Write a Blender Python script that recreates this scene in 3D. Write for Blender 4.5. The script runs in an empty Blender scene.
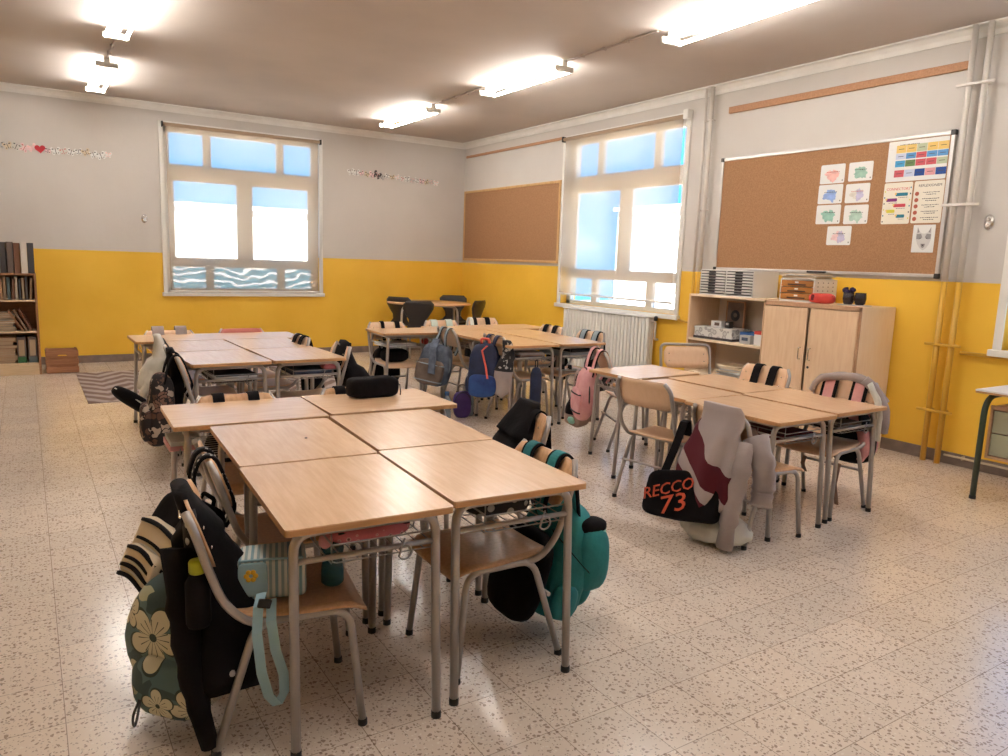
import bpy, bmesh, math, random
from mathutils import Vector, Matrix, noise
PI = math.pi
R = math.radians
SC = bpy.context.scene
COL = SC.collection
random.seed(7)

# ------------------------------------------------------------------ camera
CX, CY, CZ, YAW, PIT, ROL, FPX = -6.0465, -10.7371, 1.45, 0.5734, -0.1552, 0.0345, 742.87
fw = Vector((math.sin(YAW)*math.cos(PIT), math.cos(YAW)*math.cos(PIT), math.sin(PIT)))
rt = fw.cross(Vector((0, 0, 1))).normalized()
up = rt.cross(fw)
r2 = rt*math.cos(ROL) + up*math.sin(ROL)
u2 = up*math.cos(ROL) - rt*math.sin(ROL)
cd = bpy.data.cameras.new('camera'); cam = bpy.data.objects.new('camera', cd); COL.objects.link(cam)
cam.matrix_world = Matrix(((r2.x, u2.x, -fw.x, CX), (r2.y, u2.y, -fw.y, CY), (r2.z, u2.z, -fw.z, CZ), (0, 0, 0, 1)))
cd.sensor_width = 36; cd.sensor_fit = 'HORIZONTAL'; cd.lens = FPX/1008*36; cd.clip_start = .02; cd.clip_end = 400
SC.camera = cam

# ------------------------------------------------------------------ light and exposure
SKY = 0.60
TUBE = 13.0
SC.view_settings.view_transform = 'Standard'; SC.view_settings.look = 'None'
SC.view_settings.gamma = 1; SC.view_settings.use_curve_mapping = False
SC.view_settings.exposure = 2.36
W = bpy.data.worlds.new('sky'); SC.world = W; W.use_nodes = True
nt = W.node_tree; nt.nodes.clear()
def N(t, kind, **kw):
    n = t.nodes.new(kind)
    for k, v in kw.items():
        if k in n.inputs: n.inputs[k].default_value = v
        else: setattr(n, k, v)
    return n
def ramp(t, stops, interp='LINEAR'):
    n = t.nodes.new('ShaderNodeValToRGB'); e = n.color_ramp.elements; n.color_ramp.interpolation = interp
    while len(e) > 1: e.remove(e[-1])
    e[0].position = stops[0][0]; e[0].color = tuple(stops[0][1]) + ((1,) if len(stops[0][1]) == 3 else ())
    for p, c in stops[1:]:
        k = e.new(p); k.color = tuple(c) + ((1,) if len(c) == 3 else ())
    return n
tc = N(nt, 'ShaderNodeTexCoord'); sep = N(nt, 'ShaderNodeSeparateXYZ'); nt.links.new(tc.outputs['Generated'], sep.inputs[0])
rm = ramp(nt, [(0, (.42, .60, .78)), (.5, (.14, .50, .80)), (.56, (.10, .44, .80)), (.75, (.16, .40, .78)), (1, (.10, .30, .70))])
ad = N(nt, 'ShaderNodeMath', operation='MULTIPLY_ADD'); ad.inputs[1].default_value = .5; ad.inputs[2].default_value = .5
nt.links.new(sep.outputs[2], ad.inputs[0]); nt.links.new(ad.outputs[0], rm.inputs[0])
mpw = N(nt, 'ShaderNodeMapping'); mpw.inputs['Scale'].default_value = (1, 1, 3.2); nt.links.new(tc.outputs['Generated'], mpw.inputs[0])
nzw = N(nt, 'ShaderNodeTexNoise', Scale=3.4, Detail=6.0, Roughness=.55); nt.links.new(mpw.outputs[0], nzw.inputs['Vector'])
rc = ramp(nt, [(.54, (0, 0, 0)), (.80, (1, 1, 1))]); nt.links.new(nzw.outputs['Fac'], rc.inputs[0])
mxw = N(nt, 'ShaderNodeMixRGB'); nt.links.new(rc.outputs[0], mxw.inputs[0]); nt.links.new(rm.outputs[0], mxw.inputs[1]); mxw.inputs[2].default_value = (.85, .88, .92, 1)
bg = N(nt, 'ShaderNodeBackground', Strength=SKY); nt.links.new(mxw.outputs[0], bg.inputs[0])
wo = N(nt, 'ShaderNodeOutputWorld'); nt.links.new(bg.outputs[0], wo.inputs[0])
sd = bpy.data.lights.new('sun', 'SUN'); sd.energy = 11; sd.angle = R(.6); sd.color = (1, .93, .84)
so = bpy.data.objects.new('sun', sd); COL.objects.link(so)
so.rotation_euler = Vector((-.45, -.5, .75)).to_track_quat('Z', 'Y').to_euler()

ZC = 3.286      # ceiling
ZY = 1.4146     # top of the yellow paint
XL, YF = -8.9, -13.2   # left wall and the wall behind the camera
WB = (-4.455, -2.405, .90, 3.04)      # back window x0,x1,z0,z1
WR = (-4.82, -2.70, .93, 3.04)        # right-wall window y0,y1
WR2 = (-10.35, -8.13, .93, 3.04)
WR3 = (-12.9, -11.6, .93, 3.04)
def portal(name, loc, rot, sx, sy):
    l = bpy.data.lights.new(name, 'AREA'); l.shape = 'RECTANGLE'; l.size = sx; l.size_y = sy
    l.cycles.is_portal = True
    o = bpy.data.objects.new(name, l); COL.objects.link(o); o.location = loc; o.rotation_euler = rot
portal('portal_back', ((WB[0]+WB[1])/2, .22, (WB[2]+WB[3])/2), (R(-90), 0, 0), WB[1]-WB[0], WB[3]-WB[2])
for w in (WR, WR2, WR3):
    portal('portal_right', (.22, (w[0]+w[1])/2, (w[2]+w[3])/2), (0, R(90), 0), w[3]-w[2], w[1]-w[0])

# ------------------------------------------------------------------ materials
def mat(name, col, rough=.5, metal=0., spec=.5, coat=0., trans=0., emit=0., alpha=1., sheen=0.):
    m = bpy.data.materials.new(name); m.use_nodes = True; b = m.node_tree.nodes['Principled BSDF']
    b.inputs['Base Color'].default_value = tuple(col)+(1,); b.inputs['Roughness'].default_value = rough
    b.inputs['Metallic'].default_value = metal; b.inputs['Specular IOR Level'].default_value = spec
    b.inputs['Coat Weight'].default_value = coat; b.inputs['Transmission Weight'].default_value = trans
    b.inputs['Alpha'].default_value = alpha; b.inputs['Sheen Weight'].default_value = sheen
    if emit: b.inputs['Emission Color'].default_value = tuple(col)+(1,); b.inputs['Emission Strength'].default_value = emit
    return m
def P(m): return m.node_tree.nodes['Principled BSDF']
def L(m, a, b): m.node_tree.links.new(a, b)
def vary(m, c1, c2, scale=6., detail=4., stretch=(1, 1, 1), bump=0., bscale=None, lo=.35, hi=.65):
    t = m.node_tree; c = N(t, 'ShaderNodeTexCoord'); mp = N(t, 'ShaderNodeMapping'); mp.inputs['Scale'].default_value = stretch
    L(m, c.outputs['Object'], mp.inputs[0]); n = N(t, 'ShaderNodeTexNoise', Scale=scale, Detail=detail); L(m, mp.outputs[0], n.inputs['Vector'])
    r = ramp(t, [(lo, c1), (hi, c2)]); L(m, n.outputs['Fac'], r.inputs[0]); L(m, r.outputs[0], P(m).inputs['Base Color'])
    if bump:
        n2 = N(t, 'ShaderNodeTexNoise', Scale=bscale or scale*4, Detail=3.); L(m, mp.outputs[0], n2.inputs['Vector'])
        bp = N(t, 'ShaderNodeBump', Strength=bump, Distance=.01); L(m, n2.outputs['Fac'], bp.inputs['Height']); L(m, bp.outputs[0], P(m).inputs['Normal'])
    return m
M = {}
def wood(name, c1, c2, rough=.4, stretch=(1.2, 14, 14), coat=0.):
    M[name] = vary(mat(name, c1, rough, coat=coat), c1, c2, 5., 5., stretch, bump=.02); return M[name]
wood('desk_top', (.75, .47, .275), (.83, .545, .33), .24, (12, 1.2, 12), coat=.2)
P(M['desk_top']).inputs['Coat Roughness'].default_value = .28
P(M['desk_top']).inputs['Specular IOR Level'].default_value = .9
wood('desk_edge', (.52, .27, .11), (.62, .34, .15), .4)
wood('ply', (.60, .33, .16), (.70, .41, .215), .32, (14, 14, 1.5))
wood('ply_light', (.76, .49, .30), (.79, .52, .325), .35, (9, 9, 1.5))
wood('beech', (.78, .53, .33), (.84, .60, .39), .42, (10, 10, 1.2))
wood('beech_pale', (.90, .70, .50), (.93, .75, .56), .45, (10, 10, 1.2))
wood('beech_edge', (.50, .29, .17), (.57, .34, .20), .5)
wood('crate_wood', (.34, .15, .07), (.45, .21, .10), .7)
wood('shelf_wood', (.62, .46, .28), (.70, .53, .34), .6)
wood('shelf_side', (.30, .14, .06), (.38, .19, .09), .6)
wood('rail_wood', (.40, .19, .09), (.50, .26, .13), .6)
wood('round_top', (.62, .36, .19), (.68, .41, .23), .35)
M['steel'] = mat('steel', (.44, .40, .375), .33, .55, .5)
M['steel_light'] = mat('steel_light', (.58, .55, .53), .28, .6)
M['wire'] = mat('wire', (.40, .38, .36), .35, .8)
M['chrome'] = mat('chrome', (.7, .68, .66), .2, 1.)
M['rubber'] = mat('rubber', (.02, .018, .017), .6)
M['green_steel'] = mat('green_steel', (.045, .065, .045), .4, .1)
M['sage'] = mat('sage', (.42, .41, .27), .5)
M['white_lam'] = mat('white_lam', (.78, .76, .72), .3)
M['white_paint'] = vary(mat('white_paint', (.78, .75, .70), .4), (.74, .71, .66), (.80, .77, .72), 5.)
M['white_metal'] = mat('white_metal', (.80, .77, .71), .38)
M['pipe_white'] = mat('pipe_white', (.70, .64, .58), .4)
M['pipe_yellow'] = mat('pipe_yellow', (.66, .36, .04), .4)
M['black_plastic'] = mat('black_plastic', (.018, .014, .013), .42)
M['black_shell'] = mat('black_shell', (.028, .022, .02), .38)
M['black'] = vary(mat('black', (.006, .004, .005), .9, spec=.2), (.004, .003, .0035), (.009, .006, .007), 9., bump=.3, bscale=30)
M['navy'] = vary(mat('navy', (.012, .02, .06), .7), (.012, .018, .05), (.02, .03, .085), 9., bump=.3, bscale=30)
M['blue'] = vary(mat('blue', (.02, .06, .25), .7), (.015, .04, .19), (.03, .09, .3), 9., bump=.3, bscale=30)
M['teal'] = vary(mat('teal', (.01, .22, .23), .7), (.006, .15, .17), (.015, .25, .26), 7., bump=.4, bscale=24)
M['mint'] = mat('mint', (.30, .60, .50), .7)
M['coral'] = mat('coral', (.85, .13, .08), .6)
M['pink'] = vary(mat('pink', (.75, .36, .36), .8), (.68, .30, .31), (.78, .42, .42), 9., bump=.3, bscale=30)
M['mauve'] = vary(mat('mauve', (.33, .22, .18), .85), (.29, .19, .155), (.38, .26, .21), 6., bump=.4, bscale=22)
M['maroon'] = vary(mat('maroon', (.10, .004, .012), .85), (.08, .003, .01), (.13, .008, .02), 6., bump=.2, bscale=22)
M['grey_cloth'] = vary(mat('grey_cloth', (.37, .30, .28), .9, sheen=.2), (.32, .26, .245), (.42, .345, .325), 5., bump=.3, bscale=30)
M['white_cloth'] = vary(mat('white_cloth', (.66, .64, .57), .9), (.56, .54, .48), (.74, .72, .66), 5., bump=.6, bscale=14)
M['slate'] = vary(mat('slate', (.10, .13, .18), .85), (.07, .085, .12), (.14, .17, .23), 14., bump=.5, bscale=40)
M['bluegrey'] = mat('bluegrey', (.30, .36, .40), .8)
M['taupe'] = vary(mat('taupe', (.16, .115, .09), .85), (.13, .09, .07), (.19, .14, .11), 9., bump=.4, bscale=30)
M['charcoal'] = mat('charcoal', (.035, .032, .035), .8)
M['purple'] = vary(mat('purple', (.06, .02, .16), .55), (.05, .018, .13), (.075, .03, .19), 9., bump=.3, bscale=30)
M['cream'] = mat('cream', (.66, .54, .38), .7)
M['paleblue'] = mat('paleblue', (.30, .47, .54), .6)
M['lime'] = mat('lime', (.42, .45, .02), .4)
M['paper'] = mat('paper', (.78, .77, .74), .6)
M['paper_grey'] = mat('paper_grey', (.50, .48, .46), .6)
M['red'] = vary(mat('red', (.62, .05, .035), .6), (.55, .04, .03), (.70, .075, .05), 9., bump=.2, bscale=40)
M['ball_red'] = mat('ball_red', (.40, .03, .03), .35)
M['orange_drawer'] = mat('orange_drawer', (.43, .17, .035), .35)
M['dark_slot'] = mat('dark_slot', (.06, .025, .012), .6)
M['flower_navy'] = mat('flower_navy', (.02, .012, .06), .8)
M['tissue_blue'] = mat('tissue_blue', (.02, .11, .35), .5)
M['ink'] = mat('ink', (.06, .05, .05), .7)
M['orange_print'] = mat('orange_print', (.62, .085, .03), .6)
def glassy(name, col, al=.35, rough=.08):
    m = bpy.data.materials.new(name); m.use_nodes = True; t = m.node_tree; t.nodes.clear()
    a = N(t, 'ShaderNodeBsdfTransparent'); a.inputs[0].default_value = tuple(.35+.65*c for c in col)+(1,)
    b = N(t, 'ShaderNodeBsdfPrincipled'); b.inputs['Base Color'].default_value = tuple(col)+(1,); b.inputs['Roughness'].default_value = rough
    x = N(t, 'ShaderNodeMixShader'); x.inputs[0].default_value = al; o = N(t, 'ShaderNodeOutputMaterial')
    t.links.new(a.outputs[0], x.inputs[1]); t.links.new(b.outputs[0], x.inputs[2]); t.links.new(x.outputs[0], o.inputs[0]); M[name] = m
glassy('smoked_glass', (.05, .04, .045), .62); glassy('clear_plastic', (.55, .65, .72), .35); glassy('teal_plastic', (.03, .18, .24), .5)
glassy('blue_cap', (.08, .22, .5), .8); glassy('window_glass', (.75, .85, .95), .04, .02)
# emissive tube
M['tube'] = mat('tube', (1., .985, .955), .4, emit=TUBE)
# roller blind: half-open weave that lets the sky through
def blind(name):
    m = bpy.data.materials.new(name); m.use_nodes = True; t = m.node_tree; t.nodes.clear()
    a = N(t, 'ShaderNodeBsdfTransparent'); a.inputs[0].default_value = (1, .985, .96, 1)
    b = N(t, 'ShaderNodeBsdfTranslucent'); b.inputs[0].default_value = (.62, .47, .33, 1)
    d = N(t, 'ShaderNodeBsdfDiffuse'); d.inputs[0].default_value = (.62, .50, .38, 1)
    x = N(t, 'ShaderNodeMixShader'); x.inputs[0].default_value = .45; t.links.new(b.outputs[0], x.inputs[1]); t.links.new(d.outputs[0], x.inputs[2])
    y = N(t, 'ShaderNodeMixShader'); y.inputs[0].default_value = .57; t.links.new(a.outputs[0], y.inputs[1]); t.links.new(x.outputs[0], y.inputs[2])
    o = N(t, 'ShaderNodeOutputMaterial'); t.links.new(y.outputs[0], o.inputs[0]); M[name] = m
blind('blind')
# frosted lower panes with a wavy film pattern
def wavy_glass():
    m = bpy.data.materials.new('wavy_glass'); m.use_nodes = True; t = m.node_tree; t.nodes.clear()
    c = N(t, 'ShaderNodeTexCoord'); w = N(t, 'ShaderNodeTexWave', Scale=3.2, Distortion=9.0, Detail=1.0); w.inputs['Detail Scale'].default_value = 1.1
    w.bands_direction = 'Z'; t.links.new(c.outputs['Object'], w.inputs['Vector'])
    r = ramp(t, [(.70, (0, 0, 0)), (.80, (1, 1, 1))]); t.links.new(w.outputs['Fac'], r.inputs[0])
    a = N(t, 'ShaderNodeBsdfTransparent'); a.inputs[0].default_value = (.16, .27, .33, 1)
    d = N(t, 'ShaderNodeBsdfTranslucent'); d.inputs[0].default_value = (.80, .80, .80, 1)
    x = N(t, 'ShaderNodeMixShader'); t.links.new(r.outputs[0], x.inputs[0]); t.links.new(a.outputs[0], x.inputs[1]); t.links.new(d.outputs[0], x.inputs[2])
    o = N(t, 'ShaderNodeOutputMaterial'); t.links.new(x.outputs[0], o.inputs[0]); M['wavy_glass'] = m
wavy_glass()
# painted wall: yellow below, off-white above
def wallmat():
    m = mat('wall_paint', (.6, .55, .5), .6); t = m.node_tree; g = N(t, 'ShaderNodeNewGeometry'); s = N(t, 'ShaderNodeSeparateXYZ'); L(m, g.outputs['Position'], s.inputs[0])
    c = N(t, 'ShaderNodeMath', operation='GREATER_THAN'); c.inputs[1].default_value = ZY; L(m, s.outputs[2], c.inputs[0])
    n = N(t, 'ShaderNodeTexNoise', Scale=1.6, Detail=5.); L(m, g.outputs['Position'], n.inputs['Vector'])
    ry = ramp(t, [(.3, (.86, .50, .045)), (.7, (.93, .57, .065))]); L(m, n.outputs['Fac'], ry.inputs[0])
    rw = ramp(t, [(.3, (.585, .54, .495)), (.7, (.625, .58, .535))]); L(m, n.outputs['Fac'], rw.inputs[0])
    x = N(t, 'ShaderNodeMixRGB'); L(m, c.outputs[0], x.inputs[0]); L(m, ry.outputs[0], x.inputs[1]); L(m, rw.outputs[0], x.inputs[2]); L(m, x.outputs[0], P(m).inputs['Base Color'])
    rr = N(t, 'ShaderNodeMapRange'); rr.inputs[3].default_value = .34; rr.inputs[4].default_value = .75; L(m, c.outputs[0], rr.inputs[0]); L(m, rr.outputs[0], P(m).inputs['Roughness'])
    n2 = N(t, 'ShaderNodeTexNoise', Scale=14., Detail=4.); L(m, g.outputs['Position'], n2.inputs['Vector'])
    b = N(t, 'ShaderNodeBump', Strength=.22, Distance=.012); L(m, n2.outputs['Fac'], b.inputs['Height']); L(m, b.outputs[0], P(m).inputs['Normal'])
    M['wall'] = m
wallmat()
M['ceiling'] = vary(mat('ceiling', (.70, .60, .53), .8), (.50, .435, .385), (.545, .475, .42), 1.2, 4., bump=.1, bscale=5)
M['baseboard'] = vary(mat('baseboard', (.22, .16, .13), .35), (.19, .14, .115), (.25, .185, .15), 12.)
# terrazzo tiles
def floormat():
    m = mat('terrazzo', (.55, .45, .36), .2, spec=.5, coat=.3)
    P(m).inputs['Coat Roughness'].default_value = .16; t = m.node_tree; g = N(t, 'ShaderNodeNewGeometry')
    n = N(t, 'ShaderNodeTexNoise', Scale=1.1, Detail=3.); L(m, g.outputs['Position'], n.inputs['Vector'])
    base = ramp(t, [(.3, (.72, .60, .49)), (.7, (.80, .68, .57))]); L(m, n.outputs['Fac'], base.inputs[0])
    # brown chips: elongated voronoi cells, a part of them only
    prev = base.outputs[0]
    for sc, lim, c in ((62., .45, (.30, .205, .15)), (118., .35, (.38, .28, .21)), (90., .16, (.85, .77, .67))):
        wv = N(t, 'ShaderNodeTexNoise', Scale=40., Detail=1.); L(m, g.outputs['Position'], wv.inputs['Vector'])
        av = N(t, 'ShaderNodeMixRGB', blend_type='ADD'); av.inputs[0].default_value = .02; L(m, g.outputs['Position'], av.inputs[1]); L(m, wv.outputs['Color'], av.inputs[2])
        v = N(t, 'ShaderNodeTexVoronoi', Scale=sc); L(m, av.outputs[0], v.inputs['Vector'])
        s2 = N(t, 'ShaderNodeSeparateXYZ'); L(m, v.outputs['Color'], s2.inputs[0])
        k = N(t, 'ShaderNodeMath', operation='LESS_THAN'); k.inputs[1].default_value = lim; L(m, s2.outputs[0], k.inputs[0])
        d = N(t, 'ShaderNodeMath', operation='LESS_THAN'); d.inputs[1].default_value = .36; L(m, v.outputs['Distance'], d.inputs[0])
        q = N(t, 'ShaderNodeMath', operation='MULTIPLY'); L(m, k.outputs[0], q.inputs[0]); L(m, d.outputs[0], q.inputs[1])
        q2 = N(t, 'ShaderNodeMath', operation='MULTIPLY'); q2.inputs[1].default_value = .8; L(m, q.outputs[0], q2.inputs[0])
        x = N(t, 'ShaderNodeMixRGB'); L(m, q2.outputs[0], x.inputs[0]); L(m, prev, x.inputs[1]); x.inputs[2].default_value = c+(1,); prev = x.outputs[0]
    mp = N(t, 'ShaderNodeMapping'); mp.inputs['Location'].default_value = (6.015, 7.49, 0); L(m, g.outputs['Position'], mp.inputs[0])
    br = N(t, 'ShaderNodeTexBrick', offset=0.0, squash=1.0); br.inputs['Scale'].default_value = 1.; br.inputs['Brick Width'].default_value = .2595; br.inputs['Row Height'].default_value = .2595
    br.inputs['Mortar Size'].default_value = .0016; br.inputs['Mortar Smooth'].default_value = .3; br.inputs['Bias'].default_value = 0
    br.inputs['Color1'].default_value = (.95, .95, .95, 1); br.inputs['Color2'].default_value = (1.04, 1.03, 1.02, 1); br.inputs['Mortar'].default_value = (.50, .44, .40, 1)
    L(m, mp.outputs[0], br.inputs['Vector'])
    x = N(t, 'ShaderNodeMixRGB', blend_type='MULTIPLY'); x.inputs[0].default_value = 1; L(m, prev, x.inputs[1]); L(m, br.outputs['Color'], x.inputs[2]); L(m, x.outputs[0], P(m).inputs['Base Color'])
    rn = N(t, 'ShaderNodeTexNoise', Scale=3., Detail=4.); L(m, g.outputs['Position'], rn.inputs['Vector'])
    rr = N(t, 'ShaderNodeMapRange'); rr.inputs[3].default_value = .14; rr.inputs[4].default_value = .30; L(m, rn.outputs['Fac'], rr.inputs[0]); L(m, rr.outputs[0], P(m).inputs['Roughness'])
    n2 = N(t, 'ShaderNodeTexNoise', Scale=5., Detail=2.); L(m, g.outputs['Position'], n2.inputs['Vector'])
    b = N(t, 'ShaderNodeBump', Strength=.06, Distance=.01); L(m, n2.outputs['Fac'], b.inputs['Height']); L(m, b.outputs[0], P(m).inputs['Normal'])
    M['floor'] = m
floormat()
def corkmat():
    m = mat('cork', (.42, .22, .11), .85); vary(m, (.34, .175, .080), (.43, .225, .112), 90., 3., bump=.15); M['cork'] = m
corkmat()
def voro(name, bgc, dots, scale, thr=.3, rough=.8, soft=.03):
    m = mat(name, bgc, rough); t = m.node_tree; c = N(t, 'ShaderNodeTexCoord'); v = N(t, 'ShaderNodeTexVoronoi', Scale=scale); L(m, c.outputs['Object'], v.inputs['Vector'])
    r = ramp(t, [(0, dots[0])] + [(thr*(i+1)/len(dots)-.001, d) for i, d in enumerate(dots)] + [(thr+soft, bgc)]); L(m, v.outputs['Distance'], r.inputs[0]); L(m, r.outputs[0], P(m).inputs['Base Color']); M[name] = m; return m
voro('skull_print', (.012, .01, .01), [(.45, .42, .38)], 22, .3)
voro('spotted_box', (.72, .70, .67), [(.60, .58, .56), (.33, .31, .30)], 17, .42, .5)
voro('pink_print', (.62, .17, .20), [(.16, .05, .05), (.75, .42, .38)], 34, .24)
# camouflage-like leaf print (dark with cream and rust leaves)
def leafprint(name, c0, c1, c2, c3, scale):
    m = mat(name, c0, .85); t = m.node_tree; c = N(t, 'ShaderNodeTexCoord'); n = N(t, 'ShaderNodeTexNoise', Scale=scale*.6, Detail=2.); L(m, c.outputs['Object'], n.inputs['Vector'])
    av = N(t, 'ShaderNodeMixRGB', blend_type='ADD'); av.inputs[0].default_value = .12; L(m, c.outputs['Object'], av.inputs[1]); L(m, n.outputs['Color'], av.inputs[2])
    v = N(t, 'ShaderNodeTexVoronoi', Scale=scale); L(m, av.outputs[0], v.inputs['Vector']); s = N(t, 'ShaderNodeSeparateXYZ'); L(m, v.outputs['Color'], s.inputs[0])
    r = ramp(t, [(0, c0), (.35, c1), (.6, c2), (.8, c3)], 'CONSTANT'); L(m, s.outputs[0], r.inputs[0])
    e = N(t, 'ShaderNodeTexVoronoi', feature='DISTANCE_TO_EDGE', Scale=scale); L(m, av.outputs[0], e.inputs['Vector']); k = ramp(t, [(.05, (0, 0, 0)), (.09, (1, 1, 1))]); L(m, e.outputs['Distance'], k.inputs[0])
    x = N(t, 'ShaderNodeMixRGB'); L(m, k.outputs[0], x.inputs[0]); x.inputs[1].default_value = tuple(c0)+(1,); L(m, r.outputs[0], x.inputs[2]); L(m, x.outputs[0], P(m).inputs['Base Color']); M[name] = m
leafprint('leaf_print', (.015, .010, .010), (.10, .045, .03), (.40, .31, .24), (.20, .10, .07), 24)
leafprint('sea_print', (.05, .075, .075), (.10, .16, .16), (.14, .20, .19), (.30, .31, .21), 9)
leafprint('logo_print', (.02, .018, .02), (.02, .018, .02), (.42, .38, .36), (.02, .018, .02), 26)
def stripes(name, cs, scale, axis='X', distortion=0., rough=.8):
    m = mat(name, cs[0], rough); t = m.node_tree; c = N(t, 'ShaderNodeTexCoord'); w = N(t, 'ShaderNodeTexWave', Scale=scale, Distortion=distortion, bands_direction=axis, wave_profile='SAW'); L(m, c.outputs['Object'], w.inputs['Vector'])
    r = ramp(t, [(i/len(cs), cc) for i, cc in enumerate(cs)], 'CONSTANT'); L(m, w.outputs['Fac'], r.inputs[0]); L(m, r.outputs[0], P(m).inputs['Base Color']); M[name] = m
stripes('blue_stripe', [(.56, .57, .52), (.20, .33, .37), (.60, .60, .55), (.27, .36, .36)], 9., 'X')
stripes('bookish', [(.5, .45, .38), (.25, .2, .16)], 60., 'Z')
def rugmat():
    m = mat('rug', (.3, .2, .16), .9, spec=.2); t = m.node_tree; c = N(t, 'ShaderNodeTexCoord'); s = N(t, 'ShaderNodeSeparateXYZ'); L(m, c.outputs['Object'], s.inputs[0])
    pp = N(t, 'ShaderNodeMath', operation='PINGPONG'); pp.inputs[1].default_value = .26; L(m, s.outputs[0], pp.inputs[0])
    ma = N(t, 'ShaderNodeMath', operation='MULTIPLY_ADD'); ma.inputs[1].default_value = 1.25; L(m, pp.outputs[0], ma.inputs[0]); L(m, s.outputs[1], ma.inputs[2])
    w = N(t, 'ShaderNodeMath', operation='PINGPONG'); w.inputs[1].default_value = .14; L(m, ma.outputs[0], w.inputs[0])
    n = N(t, 'ShaderNodeTexNoise', Scale=7., Detail=3.); L(m, c.outputs['Object'], n.inputs['Vector'])
    a2 = N(t, 'ShaderNodeMath', operation='MULTIPLY_ADD'); a2.inputs[1].default_value = .10; L(m, n.outputs['Fac'], a2.inputs[0]); L(m, w.outputs[0], a2.inputs[2])
    r = ramp(t, [(.10, (.20, .13, .105)), (.15, (.40, .33, .30))]); L(m, a2.outputs[0], r.inputs[0]); L(m, r.outputs[0], P(m).inputs['Base Color']); M['rug'] = m
rugmat()

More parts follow.
